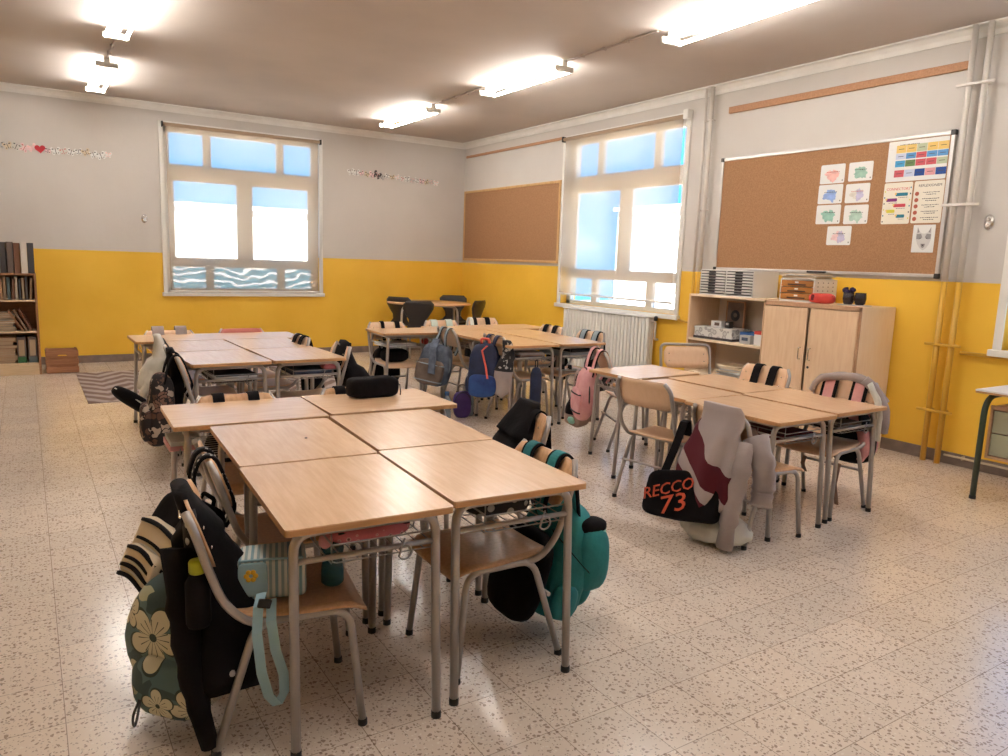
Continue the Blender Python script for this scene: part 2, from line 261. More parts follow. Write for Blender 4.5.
# ------------------------------------------------------------------ mesh helpers
class MB:
    def __init__(s): s.v = []; s.f = []; s.m = []; s.sm = []
    def add(s, vs, fs, mi=0, smooth=False, mx=None):
        o = len(s.v)
        for p in vs:
            p = Vector(p); s.v.append(tuple(mx @ p) if mx else tuple(p))
        for f in fs: s.f.append(tuple(o+i for i in f)); s.m.append(mi); s.sm.append(smooth)
        return s
    def box(s, c, d, bev=0., mi=0, rot=None, seg=2):
        bm = bmesh.new(); bmesh.ops.create_cube(bm, size=1.)
        bmesh.ops.scale(bm, vec=d, verts=bm.verts)
        if bev: bmesh.ops.bevel(bm, geom=bm.edges[:], offset=min(bev, min(d)*.49), segments=seg, profile=.5, affect='EDGES')
        mx = Matrix.Translation(c) @ (rot.to_4x4() if rot else Matrix.Identity(4))
        bm.verts.index_update()
        s.add([v.co for v in bm.verts], [[v.index for v in f.verts] for f in bm.faces], mi, bool(bev) and seg > 2, mx); bm.free(); return s
    def tube(s, pts, r, n=8, closed=False, mi=0, cap=True, rb=0., bseg=4):
        pts = [Vector(p) for p in pts]
        if rb: pts = fillet(pts, rb, bseg, closed)
        m = len(pts); rs = r if isinstance(r, (list, tuple)) else [r]*m
        vs = []; fs = []; prev = None
        for i, p in enumerate(pts):
            if closed: t = (pts[(i+1) % m]-pts[i-1])
            else: t = pts[min(i+1, m-1)]-pts[max(i-1, 0)]
            t = t.normalized() if t.length > 1e-9 else Vector((0, 0, 1))
            if prev is None: a = t.orthogonal().normalized()
            else:
                a = prev - t*prev.dot(t); a = a.normalized() if a.length > 1e-6 else t.orthogonal().normalized()
            prev = a; b = t.cross(a)
            for k in range(n):
                q = 2*PI*k/n; vs.append(p+(a*math.cos(q)+b*math.sin(q))*rs[i])
        for i in range(m if closed else m-1):
            for k in range(n): fs.append((i*n+k, i*n+(k+1) % n, ((i+1) % m)*n+(k+1) % n, ((i+1) % m)*n+k))
        s.add(vs, fs, mi, True)
        if cap and not closed: o = len(s.v)-m*n; s.f.append(tuple(o+k for k in range(n))[::-1]); s.f.append(tuple(o+(m-1)*n+k for k in range(n))); s.m += [mi, mi]; s.sm += [False, False]
        return s
    def ribbon(s, pts, w, th=.004, side=(1, 0, 0), mi=0):
        # flat band swept along pts, its width along `side`
        pts = [Vector(p) for p in pts]; sd = Vector(side).normalized(); vs = []; fs = []; m = len(pts)
        for i, p in enumerate(pts):
            t = (pts[min(i+1, m-1)]-pts[max(i-1, 0)]).normalized(); nn = t.cross(sd).normalized()
            ww = w[i] if isinstance(w, (list, tuple)) else w
            for a, b in ((-1, -1), (1, -1), (1, 1), (-1, 1)): vs.append(p+sd*a*ww/2+nn*b*th/2)
        for i in range(m-1):
            for k in range(4): fs.append((i*4+k, i*4+(k+1) % 4, (i+1)*4+(k+1) % 4, (i+1)*4+k))
        fs += [(3, 2, 1, 0), tuple((m-1)*4+k for k in range(4))]
        return s.add(vs, fs, mi, False)
    def lathe(s, prof, n=20, mi=0, c=(0, 0, 0), sx=1., sy=1.):
        vs = []; fs = []; m = len(prof)
        for r, z in prof:
            for k in range(n): q = 2*PI*k/n; vs.append((c[0]+r*math.cos(q)*sx, c[1]+r*math.sin(q)*sy, c[2]+z))
        for i in range(m-1):
            for k in range(n): fs.append((i*n+k, i*n+(k+1) % n, (i+1)*n+(k+1) % n, (i+1)*n+k))
        fs += [tuple(range(n))[::-1], tuple((m-1)*n+k for k in range(n))]
        return s.add(vs, fs, mi, True)
    def loft(s, rings, mi=0, smooth=True, cap=True):
        n = len(rings[0]); vs = [p for r in rings for p in r]; fs = []
        for i in range(len(rings)-1):
            for k in range(n): fs.append((i*n+k, i*n+(k+1) % n, (i+1)*n+(k+1) % n, (i+1)*n+k))
        if cap: fs += [tuple(range(n))[::-1], tuple((len(rings)-1)*n+k for k in range(n))]
        return s.add(vs, fs, mi, smooth)
    def prism(s, outline, th, mi=0, mx=None, smooth=False):
        # outline in XY, extruded from z=0 to z=th
        n = len(outline); vs = [(x, y, 0) for x, y in outline]+[(x, y, th) for x, y in outline]
        fs = [tuple(range(n))[::-1], tuple(range(n, 2*n))]+[(k, (k+1) % n, n+(k+1) % n, n+k) for k in range(n)]
        return s.add(vs, fs, mi, smooth, mx)
    def blob(s, c, d, p=3.2, nu=20, nv=14, mi=0, fn=None, rot=None):
        # rounded box (superellipsoid) with size d, optional displacement fn(unit point)->offset vector
        vs = []; fs = []
        sg = lambda x, e: math.copysign(abs(x)**e, x); e = 2./p
        for i in range(nv+1):
            ph = -PI/2+PI*i/nv
            for k in range(nu):
                th = 2*PI*k/nu
                q = Vector((sg(math.cos(ph), e)*sg(math.cos(th), e)*d[0]/2, sg(math.cos(ph), e)*sg(math.sin(th), e)*d[1]/2, sg(math.sin(ph), e)*d[2]/2))
                if fn: q = fn(q)
                vs.append(q)
        for i in range(nv):
            for k in range(nu): fs.append((i*nu+k, i*nu+(k+1) % nu, (i+1)*nu+(k+1) % nu, (i+1)*nu+k))
        mx = Matrix.Translation(c) @ (rot.to_4x4() if rot else Matrix.Identity(4))
        return s.add(vs, fs, mi, True, mx)
    def build(s, name, mats, parent=None, loc=None, rz=0.):
        me = bpy.data.meshes.new(name); me.from_pydata(s.v, [], s.f)
        for m in (mats if isinstance(mats, (list, tuple)) else [mats]): me.materials.append(M[m] if isinstance(m, str) else m)
        me.polygons.foreach_set('material_index', s.m); me.polygons.foreach_set('use_smooth', s.sm)
        bm = bmesh.new(); bm.from_mesh(me); bmesh.ops.remove_doubles(bm, verts=bm.verts, dist=1e-6); bmesh.ops.recalc_face_normals(bm, faces=bm.faces); bm.to_mesh(me); bm.free()
        me.update(); o = bpy.data.objects.new(name, me); COL.objects.link(o)
        if parent: o.parent = parent
        if loc is not None: o.location = loc
        if rz: o.rotation_euler = (0, 0, rz)
        return o
def fillet(pts, rb, seg, closed=False):
    out = []; m = len(pts)
    for i, p in enumerate(pts):
        if not closed and i in (0, m-1): out.append(p); continue
        a = pts[i-1]-p; b = pts[(i+1) % m]-p
        r = min(rb, a.length*.48, b.length*.48); A = p+a.normalized()*r; B = p+b.normalized()*r
        if a.normalized().dot(b.normalized()) < -.999: out.append(p); continue
        for k in range(seg+1):
            t = k/seg; out.append(A*(1-t)**2+p*2*t*(1-t)+B*t*t)
    return out
def thing(name, label, cat, loc=(0, 0, 0), rz=0., group=None):
    o = bpy.data.objects.new(name, None); COL.objects.link(o); o.location = loc; o.rotation_euler = (0, 0, rz); o.empty_display_size = .1
    return tag(o, label, cat, group)
def tag(o, label, cat, group=None):
    o['label'] = label; o['category'] = cat
    if group: o['group'] = group
    return o
def struct(o): o['kind'] = 'structure'; return o
def dup(root, loc, rz, label, group=None):
    r = root.copy(); COL.objects.link(r); r.location = loc; r.rotation_euler = (0, 0, rz); r['label'] = label
    if group: r['group'] = group
    for ch in list(root.children):
        c = ch.copy(); COL.objects.link(c); c.parent = r
        for g in list(ch.children):
            d = g.copy(); COL.objects.link(d); d.parent = c
    return r
def rrect(w, h, r, seg=4, cx=0., cy=0.):
    pts = []
    for sx, sy, a0 in ((1, 1, 0), (-1, 1, 90), (-1, -1, 180), (1, -1, 270)):
        for k in range(seg+1):
            a = R(a0+90*k/seg); pts.append((cx+sx*(w/2-r)+r*math.cos(a), cy+sy*(h/2-r)+r*math.sin(a)))
    return pts
def text(name, body, size, parent, mx, m, extr=.0004, sx=1., align='CENTER'):
    cu = bpy.data.curves.new(name, 'FONT'); cu.body = body; cu.size = size; cu.extrude = extr; cu.align_x = align; cu.align_y = 'CENTER'; cu.resolution_u = 2
    t = bpy.data.objects.new(name+'_curve', cu); COL.objects.link(t); dg = bpy.context.evaluated_depsgraph_get()
    me = bpy.data.meshes.new_from_object(t.evaluated_get(dg)); bpy.data.objects.remove(t); bpy.data.curves.remove(cu)
    me.transform(mx @ Matrix.Diagonal((sx, 1, 1, 1))); me.materials.clear(); me.materials.append(M[m])
    o = bpy.data.objects.new(name, me); COL.objects.link(o); o.parent = parent
    return o

# ------------------------------------------------------------------ room shell
T = .25
struct(MB().box(((XL-.3)/2+.15, (YF)/2+.0, -.06), (-XL+.6, -YF+.6, .12)).build('floor', 'floor'))
struct(MB().box(((XL)/2, (YF)/2, ZC+.06), (-XL+.6, -YF+.6, .12)).build('ceiling', 'ceiling'))
def wall_run(name, a0, a1, holes, mk):
    b = MB(); cur = a0
    for h0, h1, z0, z1 in sorted(holes):
        if h0 > cur: mk(b, cur, h0, 0, ZC)
        mk(b, h0, h1, 0, z0); mk(b, h0, h1, z1, ZC); cur = h1
    mk(b, cur, a1, 0, ZC); return struct(b.build(name, 'wall'))
wall_run('wall_back', XL-T, T, [WB], lambda b, p, q, z0, z1: b.box(((p+q)/2, T/2, (z0+z1)/2), (q-p, T, z1-z0)))
wall_run('wall_right', YF-T, 0, [WR, WR2, WR3], lambda b, p, q, z0, z1: b.box((T/2, (p+q)/2, (z0+z1)/2), (T, q-p, z1-z0)))
wall_run('wall_left', YF, 0, [], lambda b, p, q, z0, z1: b.box((XL-T/2, (p+q)/2, (z0+z1)/2), (T, q-p, z1-z0)))
wall_run('wall_front', XL, 0, [], lambda b, p, q, z0, z1: b.box(((p+q)/2, YF-T/2, (z0+z1)/2), (q-p, T, z1-z0)))
struct(MB().box((XL/2, -.008, .047), (-XL, .016, .094), .003).build('baseboard_back', 'baseboard'))
struct(MB().box((-.008, YF/2, .047), (.016, -YF, .094), .003).build('baseboard_right', 'baseboard'))
def cove(a, b, nx, ny):
    pr = [(0, 0), (0, -.085), (.012, -.085), (.018, -.05), (.045, -.018), (.085, -.012), (.085, 0)]
    rings = [[Vector(p)+Vector((nx*u, ny*u, v)) for u, v in pr] for p in (a, b)]
    return MB().loft(rings, smooth=False)
struct(cove((XL, 0, ZC), (0, 0, ZC), 0, -1).build('trim_1', 'white_paint'))
struct(cove((0, YF, ZC), (0, 0, ZC), -1, 0).build('trim_2', 'white_paint'))

def window(idx, org, du, W_, z0, z1, nrm, wavy):
    # org: left end of the opening seen from inside; du: unit vector to the right; nrm: unit vector into the room
    du = Vector(du); nrm = Vector(nrm); org = Vector(org)
    mx = Matrix(((du.x, nrm.x, 0, org.x), (du.y, nrm.y, 0, org.y), (0, 0, 1, 0), (0, 0, 0, 1)))
    def bx(b, u0, u1, za, zb, d0, d1, bev=.004): b.box(((u0+u1)/2*W_, (d0+d1)/2, (za+zb)/2), ((u1-u0)*W_, abs(d1-d0), zb-za), bev)
    b = MB(); H = z1-z0; e = .04
    bx(b, 0, e, z0, z1, -.16, -.10); bx(b, 1-e, 1, z0, z1, -.16, -.10); bx(b, 0, 1, z1-.07, z1, -.16, -.10); bx(b, 0, 1, z0, z0+.05, -.16, -.10)
    za, zb, zc_ = z0+.34, z0+.42, z1-.64; zd = z1-.47
    bx(b, e, 1-e, za, zb, -.16, -.10); bx(b, e, 1-e, zc_, zd, -.16, -.10)
    for u in (.245, .72): bx(b, u, u+.05, z0+.05, za, -.16, -.10); bx(b, u, u+.05, zd, z1-.07, -.16, -.10)
    bx(b, .475, .535, zb, zc_, -.155, -.085)
    for u0, u1 in ((e, .475), (.535, 1-e)):                       # sash frames of the sliding lights
        for p, q in ((u0, u0+.022), (u1-.022, u1)): bx(b, p, q, zb, zc_, -.15, -.115, .003)
        bx(b, u0, u1, zb, zb+.04, -.15, -.115, .003); bx(b, u0, u1, zc_-.04, zc_, -.15, -.115, .003)
    # reveal lining and casing on the wall
    for u0, u1, s0, s1 in ((-.026, 0, z0-.05, z1+.02), (1, 1.026, z0-.05, z1+.02)): bx(b, u0, u1, s0, s1, -.0, .022)
    bx(b, -.026, 1.026, z1, z1+.045, 0, .022)
    f = b; f2 = MB(); f2.v = [tuple(mx @ Vector(p)) for p in f.v]; f2.f = f.f; f2.m = f.m; f2.sm = f.sm
    o = struct(f2.build('window_%d' % idx, 'white_metal'))
    s = MB(); bx(s, -.035, 1.035, z0-.05, z0+.0, -.10, .05, .006); s.v = [tuple(mx @ Vector(p)) for p in s.v]; s.build('window_sill', 'white_metal', o)
    def pane(u0, u1, p, q, m):
        g = MB(); bx(g, u0, u1, p, q, -.134, -.130, 0); g.v = [tuple(mx @ Vector(k)) for k in g.v]; g.build('pane', m, o)
    for u0, u1 in ((e, .245), (.295, .72), (.77, 1-e)):
        pane(u0, u1, zd, z1-.07, 'window_glass'); pane(u0, u1, z0+.05, za, wavy)
    pane(e, .475, zb, zc_, 'window_glass'); pane(.535, 1-e, zb, zc_, 'window_glass')
    return mx
mxb = window(1, (WB[0], 0, 0), (1, 0, 0), WB[1]-WB[0], WB[2], WB[3], (0, -1, 0), 'wavy_glass')
mxr = window(2, (0, WR[1], 0), (0, -1, 0), WR[1]-WR[0], WR[2], WR[3], (-1, 0, 0), 'window_glass')
window(3, (0, WR2[1], 0), (0, -1, 0), WR2[1]-WR2[0], WR2[2], WR2[3], (-1, 0, 0), 'window_glass')
window(4, (0, WR3[1], 0), (0, -1, 0), WR3[1]-WR3[0], WR3[2], WR3[3], (-1, 0, 0), 'window_glass')
def blind_thing(mx, W_, ztop, zbot, label, cassette):
    def bl(b, name, m, par): b.v = [tuple(mx @ Vector(p)) for p in b.v]; return b.build(name, m, par)
    o = thing('roller_blind', label, 'blind', mx @ Vector((W_/2, .05, 0)) * 1)
    o.location = (0, 0, 0)
    b = MB(); n = 24; vs = []; fs = []
    for j in range(9):
        for i in range(n+1): vs.append((W_*(.012+.976*i/n), .045+.0022*math.sin(i*1.1+j*.3), zbot+(ztop-zbot)*j/8))
    for j in range(8):
        for i in range(n): fs.append((j*(n+1)+i, j*(n+1)+i+1, (j+1)*(n+1)+i+1, (j+1)*(n+1)+i))
    b.add(vs, fs, 0, True); bl(b, 'blind_fabric', 'blind', o)
    bl(MB().tube([(0, .05, ztop), (W_, .05, ztop)], .022, 12), 'roller_tube', 'beige_cloth', o)
    bl(MB().box((W_/2, .045, zbot), (W_*.985, .012, .024), .004), 'bottom_bar', 'white_metal', o)
    for x in (-.012, W_+.012):
        k = MB().box((x, .045, ztop+.0), (.018, .07, .07), .006)
        bl(k, 'bracket', 'white_metal' if cassette and x > 0 else 'black_plastic', o)
    if cassette: bl(MB().box((W_+.03, .045, ztop+.015), (.07, .08, .10), .01), 'end_box', 'white_metal', o)
    bl(MB().tube([(W_+.02, .05, ztop), (W_+.022, .045, zbot+.1)], .004, 5), 'pull_chain', 'white_metal', o)
    return o
M['beige_cloth'] = mat('beige_cloth', (.42, .30, .20), .8)
blind_thing(mxb, WB[1]-WB[0], WB[3]+.0, WB[2]+.02, 'beige see-through roller blind lowered over the window in the far wall', False)
blind_thing(mxr, WR[1]-WR[0], WR[3]+.0, 1.06, 'beige see-through roller blind over the window above the radiator', True)

# ground, white buildings across the yard
M['asphalt'] = mat('asphalt', (.32, .30, .28), .9)
M['render_white'] = vary(mat('render_white', (.82, .76, .68), .9), (.78, .72, .64), (.85, .79, .72), .4)
M['roof_tile'] = mat('roof_tile', (.45, .22, .13), .9)
struct(MB().box((0, 0, -4.1), (160, 160, .2)).build('ground', 'asphalt'))
def block(label, x0, x1, y0, y1, h, face):
    o = thing('building', label, 'building', ((x0+x1)/2, (y0+y1)/2, -4.), 0)
    w, d = x1-x0, y1-y0
    MB().box((0, 0, (h+4)/2), (w, d, h+4)).build('outer_wall', 'render_white', o)
    MB().box((0, 0, h+4.06), (w+.3, d+.3, .14)).build('roof', 'render_white', o)
    for i in range(int((w if face == 'y' else d)/3)):
        p = (-w/2+1.5+3*i, -d/2-.02, 2.) if face == 'y' else (-w/2-.02, -d/2+1.5+3*i, 2.)
        s = (1.1, .06, 1.2) if face == 'y' else (.06, 1.1, 1.2)
        MB().box(p, s, .01).build('shutter', 'white_paint', o)
block('long white building across the yard, seen through the far window', -22, 9, 17, 24, 2.95, 'y')
block('white building seen through the window above the radiator', 15, 22, -26, 13.5, 3.7, 'x')

# ------------------------------------------------------------------ boards, rails, pipes, wall fittings
def board(name, label, y0, y1, z0, z1, fm, fwid, corner=None):
    o = thing(name, label, 'notice board', (0, (y0+y1)/2, z0)); h = z1-z0; w = y1-y0
    MB().box((-.011, 0, h/2), (.016, w-.01, h-.01)).build('cork_panel', 'cork', o)
    b = MB()
    for s in (-1, 1): b.box((-.015, s*(w/2-fwid/2), h/2), (.026, fwid, h), .003)
    b.box((-.015, 0, fwid/2), (.026, w-fwid*2, fwid), .003); b.box((-.015, 0, h-fwid/2), (.026, w-fwid*2, fwid), .003)
    b.build('frame', fm, o)
    if corner:
        for s in (-1, 1):
            for z in (fwid/2, h-fwid/2): MB().box((-.017, s*(w/2-fwid/2), z), (.032, fwid+.012, fwid+.012), .006).build('corner_cap', corner, o)
    return o
M['pale_wood'] = vary(mat('pale_wood', (.62, .37, .15), .45), (.58, .34, .13), (.66, .41, .18), 8., stretch=(1, 6, 1))
M['alu'] = mat('alu', (.60, .57, .54), .35, .6)
board('cork_board', 'small wooden-framed cork board beside the room corner', -2.63, -.05, 1.45, 2.54, 'pale_wood', .035)
board('cork_board', 'large aluminium-framed cork board above the cabinets, with papers pinned on it', -7.62, -5.345, 1.44, 2.555, 'alu', .028, 'black_plastic')
tag(MB().box((-.012, -1.36, 0), (.024, 2.56, .035), .004).build('picture_rail', 'rail_wood', loc=(0, 0, 3.07)), 'thin brown wooden strip on the wall above the small cork board', 'wooden strip')
tag(MB().box((-.014, -6.52, 0), (.028, 2.27, .062), .004).build('picture_rail', 'rail_wood', loc=(0, 0, 3.02)), 'brown wooden strip on the wall above the large cork board', 'wooden strip')
def pipes(label, y, z0, zy, bz, r, x=-.075):
    o = thing('heating_pipe', label, 'pipe', (x, y, 0))
    if zy > z0: MB().tube([(0, 0, z0), (0, 0, zy)], r, 12, cap=True).build('lower_section', 'pipe_yellow', o)
    MB().tube([(0, 0, max(zy, z0)), (0, 0, ZC-.002)], r, 12).build('upper_section', 'pipe_white', o)
    for z in bz:
        MB().tube([(r*1.25*math.cos(a*PI/6), r*1.25*math.sin(a*PI/6), z) for a in range(12)], .005, 5, closed=True).box((.035, 0, z), (.075, .012, .014), .002).build('clamp', 'pipe_yellow' if z < zy else 'pipe_white', o)
pipes('left one of the two heating pipes running floor to ceiling beside the teacher desk', -7.70, 0, ZY, [.41, .93, 1.99, 2.86], .022)
pipes('right one of the two heating pipes running floor to ceiling beside the teacher desk', -7.81, 0, ZY, [.41, .93, 1.99, 2.86], .022)
pipes('left of the two slim white pipes between the right window and the large board', -5.10, 0, ZY, [2.05, 2.95], .014, -.05)
pipes('right of the two slim white pipes between the right window and the large board', -5.19, 0, ZY, [2.05, 2.95], .022, -.06)
def plate(y, z):
    b = MB().box((-.045, 0, 0), (.012, .26, .022), .004); return b
for z in (.41, .93, 1.99, 2.86):
    tag(MB().box((0, 0, 0), (.014, .27, .02), .004).build('pipe_bracket', 'pipe_yellow' if z < ZY else 'pipe_white', loc=(-.104, -7.755, z)),
        {.41: 'lowest yellow bracket across the pair of tall pipes', .93: 'upper yellow bracket across the pair of tall pipes', 1.99: 'lower white bracket across the pair of tall pipes', 2.86: 'topmost white bracket across the pair of tall pipes'}[z], 'bracket')
tag(MB().tube([(-.03, -7.86, .88), (-.03, -8.6, .88), (-.03, -8.6, .16)], .013, 8, rb=.06).build('wall_pipe', 'pipe_yellow'), 'thin yellow pipe running level along the wall below the right edge window', 'pipe')
tag(MB().tube([(-.05, -7.845, .075), (-.05, -9.4, .075)], .009, 8).box((-.03, -7.98, .075), (.05, .012, .03), .002).build('wall_pipe', 'cream'), 'thin cream pipe running just above the floor beside the teacher desk', 'pipe')
tag(MB().tube([(-.022, -4.86, .885), (-.022, -5.35, .85)], .012, 8).build('wall_pipe', 'pipe_yellow'), 'short yellow pipe on the wall between the radiator and the shelving', 'pipe')
def socket(label, loc, rz):
    o = thing('wall_socket', label, 'socket', loc, rz)
    b = MB(); n = 24
    rings = [[(.036*s*math.cos(2*PI*k/n), -d, .058*s*math.sin(2*PI*k/n)) for k in range(n)] for s, d in ((1, 0), (1, .006), (.82, .014))]
    b.loft(rings).build('cover', 'chrome', o)
    for z in (-.024, .024): MB().lathe([(.004, 0), (.021, 0), (.021, .006), (.014, .009), (.004, .006)], 16).build('knob', 'chrome', o).rotation_euler = (R(90), 0, 0); o.children[-1].location = (0, -.012, z)
socket('chrome oval fitting on the far wall left of the window', (-4.71, -.001, 1.84), 0)
socket('chrome oval fitting on the right wall beside the tall pipes', (-.001, -7.93, 1.86), R(-90))

# radiator
def radiator():
    o = thing('radiator', 'cream ribbed radiator on the wall under the right window', 'radiator', (-.10, -3.77, .14)); w = 1.60; h = .75; n = 27
    b = MB()
    for i in range(n):
        y = -w/2+w*(i+.5)/n
        b.box((-.035, y, h/2), (.022, w/n-.012, h-.03), .009, seg=3); b.box((.035, y, h/2), (.022, w/n-.012, h-.03), .009, seg=3)
    for z in (.05, h-.05): b.tube([(-.0, -w/2, z), (-.0, w/2, z)], .026, 10)
    b.box((0, 0, h/2), (.02, w-.01, h-.1)); b.build('ribbed_body', 'white_metal', o)
    MB().box((0, 0, h-.004), (.115, w, .012), .003).build('top_grille', 'white_metal', o)
    MB().tube([(0, -w/2, h-.05), (0, -w/2-.06, h-.05), (0, -w/2-.06, h-.25), (.05, -w/2-.06, h-.25)], .012, 8, rb=.02).build('supply_pipe', 'pipe_white', o)
    MB().lathe([(.012, 0), (.022, .005), (.022, .04), (.014, .055)], 12, c=(0, -w/2-.06, h-.04)).build('valve', 'black_plastic', o)
    for y in (-w/2+.1, w/2-.1): MB().box((0, y, -.045), (.05, .03, .19), .004).build('foot', 'white_metal', o)
radiator()

# fluorescent fixtures, two bare tubes each
def fixture(label, x, y0, y1, rz=0.):
    o = thing('ceiling_light', label, 'ceiling light', (x, (y0+y1)/2, ZC), rz, 'twin tube lights on the ceiling'); l = y1-y0
    MB().box((0, 0, -.03), (.06, l, .055), .008).build('housing', 'white_metal', o)
    for s in (-1, 1):
        MB().tube([(s*.075, -l/2+.03, -.085), (s*.075, l/2-.03, -.085)], .014, 8).build('tube', 'tube', o)
    for e in (-1, 1): MB().box((0, e*(l/2-.015), -.075), (.20, .03, .05), .008).build('lamp_holder', 'white_metal', o)
    return o
LX, RX = -5.26, -1.80
fixture('twin tube light in the left row, nearest the far wall', LX, -2.22, -.78)
fixture('twin tube light in the left row, cut by the top of the photo', LX-.03, -4.78, -3.36)
fixture('twin tube light in the right row, nearest the far wall', RX-.02, -2.44, -1.02)
fixture('twin tube light in the middle of the right row', RX+.02, -4.98, -3.60)
fixture('twin tube light in the right row, nearest the large cork board', RX+.12, -7.55, -6.17, R(-3))
fixture('twin tube light of the left row above the near tables', LX, -7.4, -5.98)
fixture('twin tube light of the left row nearest the camera side', LX, -10.1, -8.7)
fixture('twin tube light of the right row nearest the camera side', RX+.1, -10.2, -8.8)
def conduit(label, a, b):
    o = thing('cable_conduit', label, 'conduit', ((a[0]+b[0])/2, (a[1]+b[1])/2, ZC-.012)); d = Vector((b[0]-a[0], b[1]-a[1], 0))/2
    MB().tube([-d, d], .009, 8).build('conduit_tube', 'rail_grey', o)
    for f in (-.4, .1, .6): MB().box(d*f, (.035, .02, .028), .003).build('clip', 'rail_grey', o)
M['rail_grey'] = mat('rail_grey', (.42, .34, .29), .5)
conduit('conduit on the ceiling between the two left tube lights', (LX, -3.34), (LX, -2.24))
conduit('conduit on the ceiling between the far and middle right tube lights', (RX-.02, -3.58), (RX-.02, -2.46))
conduit('conduit on the ceiling between the middle and near right tube lights', (RX+.04, -6.15), (RX+.02, -5.0))
conduit('conduit on the ceiling between the near and middle left tube lights', (LX, -5.96), (LX, -4.8))
# rug
tag(MB().box((0, 0, .005), (3.0, 1.98, .009), .003).build('rug', 'rug', loc=(-4.11, -1.9, 0)), 'grey and brown rug with a wavy zigzag pattern near the far wall', 'rug')
# ------------------------------------------------------------------ desks (0.514 x 0.68 m, wire tray under the top)
DW, DD = .514, .68
def make_desk(h, label, group, tray=1):
    # local: X across the short side (0..DW), Y along the long side (0..DD), tray towards x=DW when tray=1
    o = thing('school_desk', label, 'desk', group=group)
    pr = rrect(DW-.004, DD-.004, .012, 3, DW/2, DD/2)
    MB().prism(pr, .004, mx=Matrix.Translation((0, 0, h-.004))).build('desktop', 'desk_top', o)
    MB().prism(pr, .017, mx=Matrix.Translation((0, 0, h-.021))).build('edge_band', 'desk_edge', o)
    r = .0145; i = .034; zt = h-.021-r
    for y in (.035, DD-.035):
        yt = y+(.028 if y < .3 else -.028)
        f = MB().tube([(i, y, .012), (i+.004, yt, zt), (DW-i-.004, yt, zt), (DW-i, y, .012)], r, 10, rb=.06, bseg=5).build('leg_frame', 'steel', o)
        for x in (i, DW-i): MB().lathe([(r*.9, 0), (r*1.12, 0), (r*1.12, .022), (r*.9, .024)], 10, c=(x, y, 0)).build('foot_cap', 'rubber', f)
        MB().tube([(i+.004, y*.15+yt*.85, zt-.085), (DW-i-.004, y*.15+yt*.85, zt-.085)], .0095, 8).build('crossbar', 'steel', o)
    for x in (.07, DW-.07): MB().box((x, DD/2, zt), (.02, DD-.09, .022), .003).build('rail', 'steel', o)
    b = MB(); x0, x1 = (.15, DW-.03) if tray else (.03, DW-.15); y0, y1 = .07, DD-.07; zb = zt-.11
    for k in range(9): x = x0+(x1-x0)*k/8; b.tube([(x, y0, zb), (x, y1, zb)], .0024, 4, cap=False)
    for k in range(4): y = y0+(y1-y0)*k/3; b.tube([(x0, y, zb+.06), (x0, y, zb), (x1, y, zb), (x1, y, zb+.09)], .0028, 4, cap=False, rb=.015, bseg=2)
    b.tube([(x0, y0, zb+.06), (x0, y1, zb+.06)], .003, 5); b.tube([(x1, y0, zb+.09), (x1, y1, zb+.09)], .003, 5)
    for y in (y0, y1): b.tube([(x0, y, zb+.10), (x0, y, zb+.055), (x1, y, zb+.055), (x1, y, zb+.10)], .003, 5)
    b.build('wire_tray', 'wire', o)
    for y in (y0-.03, y1+.03):
        b = MB(); xh = (x0+x1)/2+.05
        b.tube([(xh, y, zb+.055)]+[(xh+.022*math.sin(a*PI/6), y, zb+.01-.022*math.cos(a*PI/6)+.0) for a in range(-2, 9)], .0034, 5); b.build('bag_hook', 'wire', o)
    return o
GA, GB, GC, GD = 'desks of the near group', 'desks of the right group', 'desks of the far left group', 'desks of the far middle group'
protoA = make_desk(.708, 'front left desk of the nearest group, its corner closest to the camera', GA)
protoB = make_desk(.664, 'front left desk of the right group, beside the jacket and red-lettered bag', GB)
protoC = make_desk(.739, 'front left desk of the far left group, shining with window light', GC)
def place_desk(proto, x, y, deg, orient, label, group, first=[]):
    # (x, y) near-left corner; orient 1 = long side across the room
    if orient == 0: loc, rz = (x, y, 0), R(deg)
    else:
        rz = R(deg-90); v = Matrix.Rotation(R(deg), 3, 'Z') @ Vector((0, DW, 0)); loc = (x+v.x, y+v.y, 0)
    if proto.name not in first:
        first.append(proto.name); proto.location = loc; proto.rotation_euler = (0, 0, rz); proto['label'] = label; proto['group'] = group; return proto
    return dup(proto, loc, rz, label, group)
DA = place_desk(protoA, -5.492, -8.809, -3.1, 0, 'front left desk of the nearest group, its corner closest to the camera', GA)
